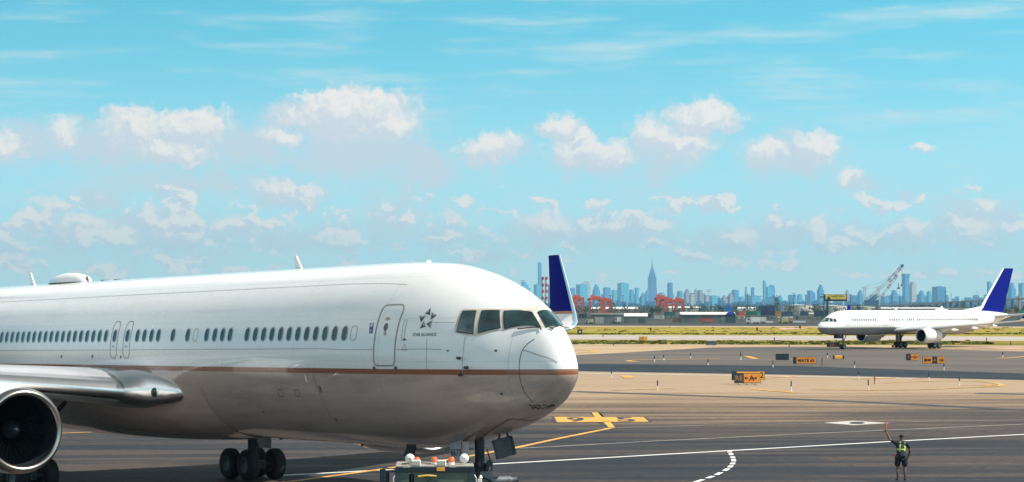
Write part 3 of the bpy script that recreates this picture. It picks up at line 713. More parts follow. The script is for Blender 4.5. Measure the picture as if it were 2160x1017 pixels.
# ================================================================== the parked wide-body airliner
TH = math.atan(3210/F); PITCH = math.atan(86*math.cos(TH)/F)
P767 = 34.7
t_ = 1.284*P767+.25
NX, NY = P767*math.cos(TH)-t_*math.sin(TH), P767*math.sin(TH)+t_*math.cos(TH)
big = empty('parked_airliner', (NX, NY, 0), 0, 'large white and grey airliner with a copper stripe, parked in the foreground', 'airliner')
big.rotation_euler = (0, PITCH, math.pi/2+TH)
B7 = Body(top=[(0.0, 4.89), (0.05, 5.205), (0.15, 5.457), (0.35, 5.812), (0.7, 6.223), (1.2, 6.597), (2.0, 6.987), (3.0, 7.401), (4.2, 7.755), (5.6, 8.004), (7.5, 8.099), (9.5, 8.12), (60.0, 8.12)],
          bot=[(0.0, 4.89), (0.05, 4.69), (0.15, 4.521), (0.35, 4.286), (0.7, 3.946), (1.2, 3.712), (2.0, 3.421), (3.0, 3.13), (4.2, 2.859), (5.6, 2.621), (7.5, 2.525), (9.5, 2.52), (60.0, 2.52)],
          wid=[(0.0, 0.001), (0.05, 0.246), (0.15, 0.396), (0.35, 0.54), (0.7, 0.71), (1.2, 0.95), (2.0, 1.432), (3.0, 1.853), (4.2, 2.16), (5.6, 2.359), (7.5, 2.47), (9.5, 2.515), (60.0, 2.515)],
          mid=[(0.0, 4.89), (0.7, 4.80), (1.2, 4.841), (2.0, 4.966), (3.0, 5.098), (4.2, 5.208), (5.6, 5.287), (7.5, 5.342), (9.5, 5.38), (60.0, 5.38)])
bpy.context.view_layer.update()
B7.inv = big.matrix_world.inverted(); B7.t0 = 45
U, TANP = None, math.tan(PITCH)
gzl = lambda u: u*TANP          # local height of the ground under station u
_h0, _h1 = B7.hit(900, 790.5), B7.hit(900, 779)
m_liv = livery('airliner_livery', (B7.S(*_h0).z, B7.S(*_h1).z), (.29, .10, .048, 1), (.54, .40, .345, 1))
fus = B7.mesh(41.0, [(43,8.12,2.75,2.45),(46,8.08,3.6,2.1),(49,7.9,4.7,1.55),(52,7.5,5.7,.85),(53.6,7.1,6.3,.35)]).build('fuselage', m_liv, big)
H = B7.hit
def phz(u, z): return B7.phi_z(u, z)
# cockpit glazing
rim = [(958.5,701.5),(971,655.5),(976,652.5),(1008,652),(1055,652),(1122,655),(1131,652.5),(1154,651.5),(1160,660),(1181.5,692.5),(1143,693.6),(1064,697),(1050,697.5),(1018,705),(1001,709.5),(990,709)]
rh = [H(*p) for p in rim]
mb = MB(); cen = H(1070, 676)
dense = []
for i in range(len(rh)):
    a, b = rh[i], rh[(i+1) % len(rh)]
    for k in range(4): dense.append((a[0]+(b[0]-a[0])*k/4, a[1]+(b[1]-a[1])*k/4))
rings = []
for f in (1, .93, .8, .6, .4, .2, .02): rings.append([B7.S(cen[0]+(d[0]-cen[0])*f, cen[1]+(d[1]-cen[1])*f, .004+.012*(1-f if f > .9 else .1)) for d in dense])
mb.loft(rings); mb.build('windshield_frame', m_cream, big)
mb = MB(); mb.loft([[Vector((p.x, -p.y, p.z)) for p in r] for r in rings]); mb.build('windshield_frame', m_cream, big)
panes = [[(964.5,699.5),(976.5,657.5),(1004.5,656.8),(998.5,704.5)], [(1009.5,701.5),(1017.5,656.5),(1053.5,656.2),(1055.5,691.8)],
         [(1065.8,693),(1065,657),(1121.5,659.5),(1140.3,690.2)], [(1152.5,690.6),(1134.8,659.3),(1152.8,655.6),(1177.2,689.6)]]
for k, q in enumerate(panes):
    hq = [H(*p) for p in q]; c = (sum(h[0] for h in hq)/4, sum(h[1] for h in hq)/4)
    for mirror in (False, True):
        vs, fs = B7.patch(hq, .026, 10, 10, mirror); mb = MB(); mb.add(vs, fs, 0, True)
        po = mb.build('cockpit_window', m_glass, big, recalc=False)
        hb = [(c[0]+(h[0]-c[0])*1.06, c[1]+(h[1]-c[1])*1.07) for h in hq]
        vs, fs = B7.patch(hb, .021, 10, 10, mirror); mb = MB(); mb.add(vs, fs, 0, True); mb.build('seal', m_rub, po, recalc=False)
# wipers
for (a, b) in (((1092,694.5),(1139,691)),((1139,691),(1142,697)),((1158,692.8),(1170,692)),((1163,692.5),(1166,697))):
    mb = MB(); A, Bq = B7.S(*H(*a), .04), B7.S(*H(*b), .04); mb.cone(A, Bq, .018, .018, 6); mb.build('wiper', m_rub, big)
# cabin windows
def cab_window(body, u, zc, w, h, side, root, mglass=m_pane, ring=.035):
    pts = rrect(u-w/2, u+w/2, zc-h/2, zc+h/2, w*.48, 6); out = [body.S(a, body.phi_z(a, b, side), .006) for a, b in pts]
    k = (w-2*ring)/w; kk = (h-2*ring)/h; inn = [body.S(u+(a-u)*k, body.phi_z(u+(a-u)*k, zc+(b-zc)*kk, side), .010) for a, b in pts]
    n = len(pts); mb = MB(); mb.add(out+inn, [(i, (i+1) % n, n+(i+1) % n, n+i) for i in range(n)], 0, True); o = mb.build('cabin_window', m_frame, root, recalc=False)
    mb = MB(); mb.add(inn, [tuple(range(n))]); mb.build('pane', mglass, o, recalc=False); return o
u0, p0 = H(727, 703); zw = B7.S(u0, p0).z
wx = [727-205/11*i-(i*(11-i))*(-.045) for i in range(12)]
wus = [H(x, 703)[0] for x in (727, 522)]; pit = (wus[1]-wus[0])/11
ulist = [wus[0]+pit*i for i in range(12)]
for grp in ((485.5,469.5,453,436), (396,), (364.6,), (334,319.5,304.5,290)): ulist += [H(x, 704+(727-x)*.0127)[0] for x in grp]
ux1, ux2 = H(269, 709)[0], H(242, 709.5)[0]; ulist += [ux1, ux2]
ua = H(223.5, 709.5)[0]; ulist += [ua+pit*i for i in range(34)]
for u in ulist: cab_window(B7, u, zw, .33, .47, 1, big)
def outline(name, body, pts_uz, w, m, root, side=1, off=.007, closed=True):
    mb = MB(); body.ribbon(mb, [(a, body.phi_z(a, b, side)) for a, b in pts_uz], w, off, closed, dens=.12); return mb.build(name, m, root, recalc=False)
for x in (412, 746): # blanked windows
    u = H(x, 704+(727-x)*.0127)[0]; outline('blanked_window', B7, rrect(u-.15, u+.15, zw-.21, zw+.21, .13), .022, m_line, big)
for u in (ux1, ux2): # overwing exits
    c = .10; z0, z1 = zw-.78, zw+.50; outline('overwing_exit', B7, [(u-.26+c,z0),(u+.26-c,z0),(u+.26,z0+c*1.6),(u+.26,z1-c*1.6),(u+.26-c,z1),(u-.26+c,z1),(u-.26,z1-c*1.6),(u-.26,z0+c*1.6)], .035, m_ring, big)
    vs, fs = text_mesh('EXIT', .10, 0, .002, 1); mb = MB()
    mb.add([B7.S(u-v.x, B7.phi_z(u-v.x, zw-.38+v.y), .008) for v in vs], fs); mb.build('lettering', m_line, big, recalc=False)
# forward door
ud1, ud0 = H(788.5, 735)[0], H(833, 735)[0]
zt = B7.S(*H(829, 643.5)).z; zb = B7.S(*H(812, 771.5)).z
dr = outline('passenger_door', B7, rrect(ud0, ud1, zb, zt, .17), .042, m_ring, big, off=.012)
um = (ud0+ud1)/2
def disc(name, px, py, r, m, parent, off=.012, n=12, asp=1.0):
    u, ph = H(px, py); z = B7.S(u, ph).z; mb = MB()
    mb.add([B7.S(u+r*math.cos(t), B7.phi_z(u+r*math.cos(t), z+r*asp*math.sin(t)), off) for t in [2*math.pi*k/n for k in range(n)]], [tuple(range(n))]); return mb.build(name, m, parent, recalc=False)
disc('door_window', 814, 690, .09, m_pane, dr, asp=1.3); disc('door_placard', 818, 672.5, .10, mat('placard_pink', (.55,.35,.33), .5), dr, asp=.5); disc('door_placard', 812, 703, .06, mat('placard_grey', (.45,.42,.42), .5), dr)
for px in (789.5, 835): disc('door_stop', px, 777, .07, m_dline, big)
outline('door_handle', B7, [(H(857,682)[0], zw+.36),(H(857,682)[0]+.12, zw+.36),(H(852,716)[0]+.10, zw-.22),(H(852,716)[0], zw-.22)], .018, m_line, dr)
disc('door_placard', 853.5, 716.5, .08, m_dline, dr, asp=.35)
outline('warning_triangle', B7, [(H(853.5,722)[0], zw-.32),(H(859,731)[0], zw-.50),(H(848,731)[0], zw-.50)], .02, mat('warning_red', (.45,.12,.10), .5), big)
# blue placard left of the door
q = [H(781,681.5),H(788.5,681.5),H(786,703),H(779,703)]; vs, fs = B7.patch(q, .010, 3, 6); mb = MB(); mb.add(vs, fs, 0, True)
pl = mb.build('blue_placard', mat('placard_blue', (.01,.03,.30), .4), big, recalc=False)
disc('placard_emblem', 784.5, 686, .06, m_wht, pl, .014); disc('placard_emblem', 783, 698, .04, m_whw, pl, .014)
# star emblem: five two-tone darts, and its lettering
m_st1 = mat('emblem_light', (.36,.37,.36), .4, .3); m_st2 = mat('emblem_dark', (.06,.09,.09), .4, .3)
zo = lambda x, y: (740+x/5.65, 620+y/5.65)
for a, b, c in (((883,232),(952,168),(948,256)),((968,218),(1028,258),(953,307)),((976,318),(950,414),(903,358)),((872,325),(896,392),(822,413)),((818,262),(892,264),(838,342))):
    A, Bb, Cc = [H(*zo(*p)) for p in (a, b, c)]; D = tuple((A[i]+Bb[i]+Cc[i])/3 for i in (0, 1))
    mb = MB(); L = lambda p: B7.S(p[0], p[1], .009); V = [L(A), L(Bb), L(Cc), B7.S(D[0], D[1], .010)]
    mb.add(V, [(0, 1, 3)], 0); mb.add(V, [(1, 2, 3)], 1); mb.add(V, [(2, 0, 3)], 1); mb.build('star_dart', [m_st1, m_st2], big, recalc=False)
def decal_text(txt, px, py, size, m, name='lettering', slope=0.0, root=None, fl=1, off=.009):
    u, ph = H(px, py); z = B7.S(u, ph).z; vs, fs = text_mesh(txt, size, 0, size*.012, 3); mb = MB(); pts = []
    for v in vs:
        uu = u-v.x; zz = z+v.y+slope*v.x; pts.append(B7.S(uu, B7.phi_z(uu, zz), off))
    mb.add(pts, fs, 0, True); return mb.build(name, m, root or big, recalc=False)
decal_text('STAR ALLIANCE', 895, 706, .125, mat('lettering_grey', (.16,.17,.17), .5))
decal_text('767-300', 1149, 859, .19, mat('lettering_black', (.02,.02,.02), .5), slope=0.0)
# radome seam, lightning strips, panel lines, sensors
def pxline(name, pts, w, m, off=.006):
    hs = [H(*p) for p in pts]; mb = MB(); B7.ribbon(mb, [h for h in hs if h], w, off, False, dens=.1); return mb.build(name, m, big, recalc=False)
pxline('radome_seam', smooth([(1128,715),(1112,726),(1103,738),(1098,752),(1095.5,768),(1095.5,785),(1098,803),(1104,822),(1113,836),(1125,849)], 5), .022, m_dline)
pxline('lightning_strip', [(1104,738.5),(1140,751),(1175,764.5)], .028, m_line)
pxline('lightning_strip', [(1106,816),(1150,806)], .018, m_line); pxline('lightning_strip', [(1160,856),(1185,826)], .018, m_line)
pxline('keel_seam', smooth([(1010,928),(1040,905),(1060,893),(1077,883.5),(1095,884.5),(1117,887.5),(1135,884),(1152,878)], 4), .035, m_dline)
pxline('skin_seam', [(740,738),(790,737.5)], .02, m_line); pxline('skin_seam', [(836,737.5),(930,737.5)], .02, m_line)
pxline('skin_seam', [(0,739.5),(300,738),(740,738)], .02, m_line); pxline('skin_seam', [(901,706+6),(900,742),(900,779)], .016, m_line)
pxline('skin_seam', [(915,680.5),(960,680.5)], .018, m_line); pxline('skin_seam', [(982,708),(977,745),(976,790)], .016, m_line)
pxline('skin_seam', [(0,637),(300,621),(640,604),(860,600)], .022, mat('seam_faint', (.55,.55,.55), .5))
pxline('skin_seam', [(660,788),(672,825),(688,860),(700,885)], .018, m_dline)
pxline('skin_seam', [(380,780),(415,810),(440,828)], .022, m_line)
for (x, y) in ((969,755.5),(984.5,775),(973,790)):
    u, ph = H(x, y); A = B7.S(u, ph); Nn = B7.N(u, ph); mb = MB(); mb.cone(A, A+Nn*.12, .05, .035, 10); mb.cone(A+Nn*.12, A+Nn*.13+Vector((-.22, 0, 0)), .022, .015, 8); mb.build('air_probe', m_dark, big)
for (x, y, r) in ((1046,740,.035),(945,740,.03),(130,752,.06),(195,752,.06),(255,753,.05),(1058,831,.04),(592,829,.0),(627,829,.0),(556,869,.05),(709,885,.06),(653,896,.05),(612,889,.03)):
    if r: disc('skin_vent', x, y, r, m_dline, big)
for (x0, y0) in ((586,822),(621,822)):
    q = [H(x0,y0),H(x0+9,y0),H(x0+12,y0+14),H(x0+3,y0+14)]; mb = MB(); B7.ribbon(mb, q, .022, .008, True, dens=.1); mb.build('access_panel', m_dline, big, recalc=False)
disc('stripe_lamp', 646, 799, .06, mat('lamp_cream', (.8,.75,.6), .3), big, asp=2.2)
decal_text('8', 676, 822, .30, m_dline)
# crown fittings: satellite radome, blade aerials, low plates
def crown(px): # station whose crown line shows at this column
    lo, hi = 0.5, 52
    for _ in range(30):
        m = (lo+hi)/2; p = big.matrix_world @ Vector((m, 0, B7.top(m))); x = 1080+F*p.x/p.y
        if x > px: lo = m
        else: hi = m
    return (lo+hi)/2
ua_, ub_ = crown(187), crown(110); mb = MB(); rings = []
for k in range(13):
    t = k/12; u = ua_+(ub_-ua_)*t; hh = .38*min(1, math.sin(math.pi*min(t*1.0+.0, 1))**.35 if 0 < t < 1 else 0)*(1 if t < .75 else 1-(t-.75)*1.6); w = .44*(math.sin(math.pi*(t*.94+.03))**.4)
    rings.append([Vector((u, w*math.cos(a), 8.08+max(.02, hh)*math.sin(a)+(.05 if hh > .1 else 0))) for a in [math.pi*i/14 for i in range(15)]])
mb.loft(rings, closed=False); mb.build('satellite_radome', m_white, big)

def blade(px, h, c, m=m_white):
    u = crown(px); mb = MB(); mb.xprism([(u-c/2, 8.08), (u+c/2, 8.08), (u+c*.85, 8.08+h), (u+c*.45, 8.08+h)], -.03, .03); mb.build('blade_aerial', m, big, bevel=.01)
blade(632, .47, .42); blade(70, .55, .45); blade(186, .26, .14, m_dark)
for px in (222, 250): u = crown(px); mb = MB(); mb.box((u, 0, 8.115), (.22, .3, .06)); mb.build('roof_plate', m_dark, big, bevel=.02)
u = crown(903); mb = MB(); mb.cone((u, 0, 8.06), (u, 0, 8.14), .12, .07); mb.build('beacon_lamp', m_white, big)
# wings
ZR = 3.95
def st767(k=1): return [(2.0,20.0,ZR-.05,11.6,.125),(5.0,21.5,ZR+.28,9.7,.118),(8.6,23.2,ZR+.64,7.8,.11),(15,26.3,ZR+1.28,5.3,.10),(24.0,31.0,ZR+2.18,2.55,.095)]
for side in (1, -1):
    w = wing_mesh(st767(), side).build('wing', m_wing, big)
    slat_mesh(st767(), side).build('slat', m_metal, w)
    # blended winglet
    rings = []
    for (y, x, z, c, t, cant) in ((24.0,31.0,ZR+2.18,2.55,.095,0),(24.5,31.3,ZR+2.28,2.45,.09,35),(24.85,31.55,ZR+2.5,2.32,.085,62),(25.05,31.9,ZR+2.88,2.02,.08,78),(25.4,32.95,ZR+4.3,1.46,.08,80),(25.7,33.95,ZR+5.72,.92,.08,80)):
        cr, sr = math.cos(R(cant)), math.sin(R(cant)); rings.append([Vector((x+a, side*(y-b*sr), z+b*cr)) for a, b in airfoil(c, t, 10)])
    m = livery_w = [m_white, m_blu, m_gold, m_metal]
    mb = MB(); mb.loft(rings[:4], 0); mb.loft(rings[3:], 1, caps=True)
    wl = mb.build('winglet', m, w)
    mb = MB(); mb.loft([[p+Vector((0, 0, 0)) for p in rings[3]], [p+Vector((.03, side*.01, .06)) for p in rings[3]]], 2)
    # gold joint band and metal leading edge, its reflected sky painted in as pale blue
    def lerp(r0, r1, t): return [a+(b-a)*t for a, b in zip(r0, r1)]
    def grow(r, g): c = sum(r, Vector())/len(r); return [c+(p-c)*g+Vector((0, math.copysign(.006, p.y-c.y), 0)) for p in r]
    mb = MB(); mb.loft([grow(lerp(rings[3], rings[4], .0), 1.012), grow(lerp(rings[3], rings[4], .09), 1.012)], 0); mb.build('gold_band', m_gold, wl)
    le = []
    for r_ in rings[1:]:
        c0 = r_[0]; n_ = len(r_); pts = [r_[k] for k in (2, 1, 0, n_-1, n_-2)]; le.append([p+Vector((-.012, math.copysign(.010, (p-c0).y) if abs((p-c0).y) > 1e-5 else 0, 0)) for p in pts])
    mb = MB(); mb.loft(le, closed=False); mb.build('leading_edge', mat('winglet_edge_sky_tint', (.34,.50,.62), .3, .3), wl)
    # flap track fairings
    for (y, x, z, L) in ((4.2, 29.4, ZR-.25, 2.6), (11, 29.4, ZR+.35, 3.0), (15.5, 30.0, ZR+.85, 2.6), (20, 31.3, ZR+1.35, 2.0)):
        mb = MB(); mb.lathe([(0, .02), (.4, .16), (L*.5, .24), (L*.85, .12), (L, .01)], 16, 0, (x, side*y, z)); mb.build('flap_fairing', m_white, w)
    # engine and pylon
    e = engine(big, 18.4, side*7.9, 2.95, 1.34, 6.2, (m_white, m_lip), side)
    mb = MB(); mb.xprism([(19.4, 4.25), (21.0, 4.50), (23.0, 4.72), (28.5, 4.30), (29.0, 4.1), (24.5, 3.6), (22.8, 3.55), (20.6, 4.0)], side*7.9-.22, side*7.9+.22); mb.build('pylon', m_white, e, bevel=.06)
    mb = MB(); mb.lathe([(0,.02),(.06,.13),(.25,.17),(.6,.13),(.9,.02)], 14, 0, (19.2, side*7.9-1.05, 3.85)); mb.build('nacelle_scoop', m_white, e)
    bogie_gear(big, 26.1, side*4.65, 3.5, gzl(26.1), .60, .44, 1.42, 1.14)
# wing root: bright metal fillet with the landing lamps, and the belly fairing
sec = airfoil(12.2, .125, 18)
for side in (1, -1):
    rings = []
    for (y, x, z, c, t, g) in ((3.35,20.60,ZR+.12,11.0,.125,.03),(3.0,20.34,ZR+.10,11.2,.128,.035),(2.75,19.85,ZR+.09,11.6,.135,.04),(2.52,19.05,ZR+.08,12.2,.115,.03),(2.3,18.5,ZR+.08,12.7,.10,.02),(1.95,18.2,ZR+.07,13,.09,.01)):
        s_ = airfoil(c, t, 18); up = [p for p in s_[:19] if p[0] < 1.55]; lo = [p for p in s_[19:] if p[0] < 1.2]
        pts = ([(p[0], p[1]+g) for p in up[::-1]]+[(p[0], p[1]-g) for p in lo[::-1]])[:14]
        rings.append([Vector((x+a, side*y, z+b)) for a, b in pts])
    k = min(len(r_) for r_ in rings); mb = MB(); mb.loft([r_[:k] for r_ in rings], closed=False); fl = mb.build('wing_root_fillet', m_metal, big)
    c = Vector((20.02, side*2.62, ZR-.06)); mb = MB(); mb.lathe([(0,.01),(.02,.10),(.06,.16),(.10,.17)], 20, 0, (19.55, side*2.66, ZR+.09)); mb.build('landing_lamp', mat('lamp_lens', (.04,.07,.06), .1, coat=1), fl)
    mb = MB()
    for dx, dy in ((.0, -.10), (.05, .10)): mb.lathe([(0,.005),(.01,.05),(.04,.06)], 12, 0, (19.51+dx, side*(2.66+dy), ZR+.09))
    mb.build('lamp_bulb', m_hub, fl)
rings = []
for u in [17.0+.75*i for i in range(25)]:
    t = (u-17.0)/18; f = math.sin(math.pi*max(0, min(1, t)))**.6; row = []
    for i in range(41):
        ph = R(110+140*i/40); e = min(1, (1-abs(math.cos(ph/1.0-math.pi)) if False else min(i, 40-i)/9)); p = B7.S(u, ph); c0 = Vector((u, 0, B7.mid(u)))
        k = .004+f*(.10*e*e*(3-2*e)); row.append(c0+(p-c0)*(1+k))
    rings.append(row)
mb = MB(); mb.loft(rings, closed=False); mb.build('belly_fairing', m_liv, big)
# fin and tailplane
mb = MB(); fr = []
for (z, x, c, t) in ((7.6,43.2,8.2,.09),(8.3,44.2,7.3,.09),(12.0,47.2,5.0,.09),(15.8,50.2,2.9,.09)): fr.append([Vector((x+a, b, z)) for a, b in airfoil(c, t, 10)])
mb.loft(fr, caps=True); mb.build('fin', m_blu, big)
for side in (1, -1): wing_mesh([(.6,46.5,6.5,5.6,.09),(9.3,52.4,7.5,1.9,.09)], side).build('tailplane', m_wing, big)
# nose gear
ug = 4.30; gz = gzl(ug); g = MB()
g.cone((ug, 0, gz+.5), (ug, 0, 3.1), .12, .15, 16); g.cone((ug, -.34, gz+.47), (ug, .34, gz+.47), .09); g.bar((ug, 0, gz+1.2), (ug+1.1, 0, 2.9), .13); g.cone((ug, 0, gz+1.1), (ug, 0, 2.2), .19, .19, 16)
g.bar((ug-.1, -.3, 1.9), (ug-.1, .3, 1.9), .16, .12); g.bar((ug-.18, 0, 1.25), (ug-.35, 0, 2.2), .10)
g.tube([(ug-.2,.12,2.6),(ug-.34,.14,2.2),(ug-.3,.12,1.7),(ug-.16,.1,1.3)], .02, 6); g.tube([(ug-.2,-.12,2.6),(ug-.38,-.16,2.1),(ug-.28,-.12,1.5)], .02, 6)
ng = g.build('nose_landing_gear', m_dark, big)
for sy in (-1, 1):
    t = MB(); h = MB(); wheel(t, h, (ug, sy*.33, gz+.47), .47, .34); wo = t.build('wheel', m_tyre, ng); h.build('rim', m_hub, wo)
    mb = MB(); mb.cone((ug-.22, sy*.16, 2.2), (ug-.30, sy*.16, 2.2), .09, .10, 14); mb.build('taxi_lamp', m_hub, ng)
# gear doors: starboard panel carries the fleet number, port forward panel hangs open
mb = MB(); mb.box((4.72, .52, 2.42), (.62, .04, .95)); d1 = mb.build('gear_door', mat('door_grey', (.36,.36,.36), .4, var=.12, vscale=4), big, bevel=.02)
mb = MB(); mb.box((4.26, .52, 2.38), (.28, .05, .92)); mb.build('door_strip', mat('door_pale', (.46,.42,.42), .4), d1, bevel=.01)
mb = MB(); mb.box((4.415, .545, 2.38), (.035, .02, .92)); mb.build('red_edge', mat('edge_red', (.40,.04,.04), .5), d1)
vs, fs = text_mesh('6673', .27, 0, .008, 3); mb = MB(); mb.add([(4.72-v.x, .545, 2.50+v.y) for v in vs], fs); mb.build('lettering', mat('numeral_blue', (.02,.04,.09), .5), d1, recalc=False)
mb = MB()
for (x0, x1, z0, z1) in ((4.18,4.34,2.28,2.31),(4.18,4.34,2.08,2.11),(4.18,4.21,2.08,2.31),(4.31,4.34,2.08,2.31)): mb.box(((x0+x1)/2, .548, (z0+z1)/2), (x1-x0, .012, z1-z0))
mb.build('tag_square', m_dline, d1)
dc = big.matrix_world.inverted() @ P(1063, 944, 59.6); Md = big.matrix_world.to_3x3().inverted() @ Matrix.Rotation(R(12), 3, 'Z') @ Matrix.Rotation(R(-14), 3, 'Y')
mb = MB(); mb.box(dc, (.60, .05, .56), M=Md); d2 = mb.build('gear_door', mat('door_inner_dark', (.05,.06,.06), .5, var=.3, vscale=5), big, bevel=.015)
for a in (-.28, .28): mb = MB(); mb.box(dc+Md @ Vector((a, -.04, 0)), (.05, .05, .54), M=Md); mb.build('door_rib', m_dark, d2)
mb = MB(); mb.bar(dc+Md @ Vector((-.1, 0, .27)), Vector((dc.x, dc.y*.6, B7.bot(dc.x)+.1)), .05); mb.bar(dc+Md @ Vector((.2, 0, .27)), Vector((dc.x-.2, dc.y*.6, B7.bot(dc.x-.2)+.12)), .05); mb.build('door_hinge', m_dark, d2)
# belly blades and drains
for (x, y) in ((418, 912.5), (760, 932)): pass
def belly(u, h, c, m=m_dark): mb = MB(); z = B7.bot(u); mb.xprism([(u, z+.04), (u+c, z+.04), (u+c*1.1, z-h), (u+c*.6, z-h)], -.03, .03); mb.build('belly_aerial', m, big)
belly(22.3, .10, .3); belly(15.6, .05, .2); belly(10.6, .08, .1); belly(33.5, .55, .5)
mb = MB(); mb.xprism([(7.2, 2.62), (7.6, 2.60), (7.85, 2.28), (7.35, 2.30)], .25, .33); mb.build('belly_aerial', m_dark, big)
# ================================================================== the taxiing narrow-body airliner
A5 = R(37.6)
sm = empty('taxiing_airliner', (48.6, 330.5, 0), 0, 'smaller white twin-engine airliner with a blue fin, taxiing nose to the left in the distance', 'airliner')
# local x aft = (cos, sin) of A5; +y is then to the far side
sm.rotation_euler = (0, 0, A5)
B5_ = Body(top=[(0,3.45),(.1,3.75),(.4,4.08),(1.0,4.50),(1.7,4.86),(2.4,5.35),(3.2,5.78),(4.2,6.06),(5.6,6.22),(7,6.26),(60,6.26)],
           bot=[(0,3.45),(.1,3.16),(.4,2.88),(1.0,2.60),(2.0,2.38),(3.5,2.25),(6,2.24),(60,2.24)],
           wid=[(0,.001),(.1,.33),(.4,.68),(1.0,1.08),(2.0,1.46),(3.2,1.72),(4.6,1.85),(6.5,1.88),(60,1.88)],
           mid=[(0,3.45),(2,3.7),(5,4.15),(7,4.25),(60,4.25)])
bpy.context.view_layer.update()
B5_.inv = sm.matrix_world.inverted(); B5_.t0 = 310
m_liv5 = livery('small_airliner_livery', (3.42, 3.52), (.30, .26, .25, 1), (.24, .23, .25, 1), seams=False)
B5_.mesh(33.5, [(36,6.26,2.55,1.80),(38.5,6.22,3.0,1.62),(41,6.12,3.6,1.35),(43.5,5.95,4.25,.98),(45.6,5.7,4.85,.55),(46.8,5.45,5.1,.2)], 64, 70).build('fuselage', m_liv5, sm)
H5 = B5_.hit; pz = lambda x, y: (1700+x/4.6957, 540+y/4.6957)
for q in ([(163,656),(183,622),(226,620),(222,654)], [(232,652),(236,620),(262,619),(268,650)], [(274,652),(272,622),(298,624),(306,655)]):
    hq = [H5(*pz(*p)) for p in q]
    if None in hq: continue
    for mirror in (False, True):
        vs, fs = B5_.patch(hq, .03, 6, 6, mirror); mb = MB(); mb.add(vs, fs, 0, True); mb.build('cockpit_window', m_glass, sm, recalc=False)
z5 = B5_.S(*H5(*pz(700, 632))).z
m_spane = mat('small_pane', (.02, .03, .04), .5, spec=.2)
wxs = [465+22.4*i for i in range(11)]+[832+22.5*i for i in range(5)]+[960]+[1003,1025,1046,1068]+[1104+21.15*i for i in range(29)]
for x in wxs:
    h = H5(*pz(x, 631))
    if h: cab_window(B5_, h[0], z5, .30, .46, -1, sm, m_spane, ring=.012)
for (xa, xb, ya, yb) in ((396, 428, 603, 689), (778, 808, 600, 689)):
    ha, hb = H5(*pz(xa, 660)), H5(*pz(xb, 660)); z1 = B5_.S(*H5(*pz((xa+xb)/2, ya))).z; z0 = B5_.S(*H5(*pz((xa+xb)/2, yb))).z
    outline('passenger_door', B5_, rrect(min(ha[0], hb[0]), max(ha[0], hb[0]), z0, z1, .15), .05, m_line, sm, side=-1, off=.02)
def st757(): return [(1.4,15.9,2.95,8.6,.125),(4.0,17.3,3.15,6.6,.118),(7.5,19.2,3.42,4.9,.11),(13,22.2,3.92,3.3,.10),(18.6,25.4,4.52,1.9,.095)]
for side in (1, -1):
    w = wing_mesh(st757(), side).build('wing', m_wing, sm); slat_mesh(st757(), side).build('slat', mat('small_slat_grey', (.6,.6,.6), .3, .3), w)
    rings = []
    for (y, x, z, c, cant) in ((18.6,25.4,4.52,1.9,0),(18.95,25.65,4.62,1.75,40),(19.2,25.95,4.95,1.5,70),(19.35,26.6,5.8,1.1,80),(19.5,27.4,7.1,.7,80)):
        cr, sr = math.cos(R(cant)), math.sin(R(cant)); rings.append([Vector((x+a, side*(y-b*sr), z+b*cr)) for a, b in airfoil(c, .09, 8)])
    mb = MB(); mb.loft(rings[:3], 0); mb.loft(rings[2:], 1, caps=True); mb.build('winglet', [m_white, m_blu], w)
    for (y, x, z, L) in ((3.2,22.6,2.75,2.4),(6.6,23.4,3.05,2.4),(10.2,24.2,3.35,2.2),(13.6,25.0,3.75,1.9)):
        mb = MB(); mb.lathe([(0,.02),(.4,.14),(L*.5,.22),(L*.85,.12),(L,.01)], 12, 0, (x, side*y, z)); mb.build('flap_fairing', m_white, w)
    e = engine(sm, 16.6, side*6.5, 2.14, 1.13, 5.4, (m_white, mat('small_lip_grey', (.65,.66,.68), .3, .4)), side)
    mb = MB(); mb.xprism([(17.2,3.20),(18.5,3.55),(20.2,3.75),(24.5,3.45),(22,2.6),(19,2.7)], side*6.5-.18, side*6.5+.18); mb.build('pylon', m_white, e, bevel=.05)
    bogie_gear(sm, 23.2, side*3.66, 3.2, 0, .53, .38, 1.15, .86)
    wing_mesh([(.4,40.6,5.05,4.0,.10),(7.6,45.0,5.85,1.5,.09)], side).build('tailplane', m_wing, sm)
mb = MB(); fr = []
for (z, x, c, t) in ((5.95,38.0,7.1,.07),(6.6,39.0,6.3,.08),(8.2,40.25,5.6,.09),(13.45,45.0,2.75,.09)): fr.append([Vector((x+a, b, z)) for a, b in airfoil(c, t, 10)])
mb.loft(fr, caps=True); fn = mb.build('fin', m_blu, sm)
le = []
for r_ in fr: le.append([p+Vector((-.03, math.copysign(.012, p.y) if abs(p.y) > 1e-5 else 0, 0)) for p in [r_[k] for k in (2, 1, 0, len(r_)-1, len(r_)-2)]])
mb = MB(); mb.loft(le, closed=False); mb.build('leading_edge', m_white, fn)
mb = MB(); mb.xprism([(34.2, 6.2), (38.9, 6.1), (39.4, 6.95)], -.10, .10); mb.build('dorsal_fillet', m_white, fn, bevel=.03)
mb = MB(); rings = []
for k in range(9):
    t = k/8; hh = .34*math.sin(math.pi*(t*.96+.02))**.4; w = .5*math.sin(math.pi*(t*.94+.03))**.4
    rings.append([Vector((27.5+3.2*t, w*math.cos(a), 6.2+hh*math.sin(a))) for a in [math.pi*i/10 for i in range(11)]])
mb.loft(rings, closed=False); mb.build('satellite_radome', m_white, sm)
for u, h in ((17.6, .5), (28.7, .75)): mb = MB(); mb.xprism([(u,6.2),(u+.5,6.2),(u+.75,6.2+h),(u+.45,6.2+h)], -.03, .03); mb.build('blade_aerial', m_white, sm)
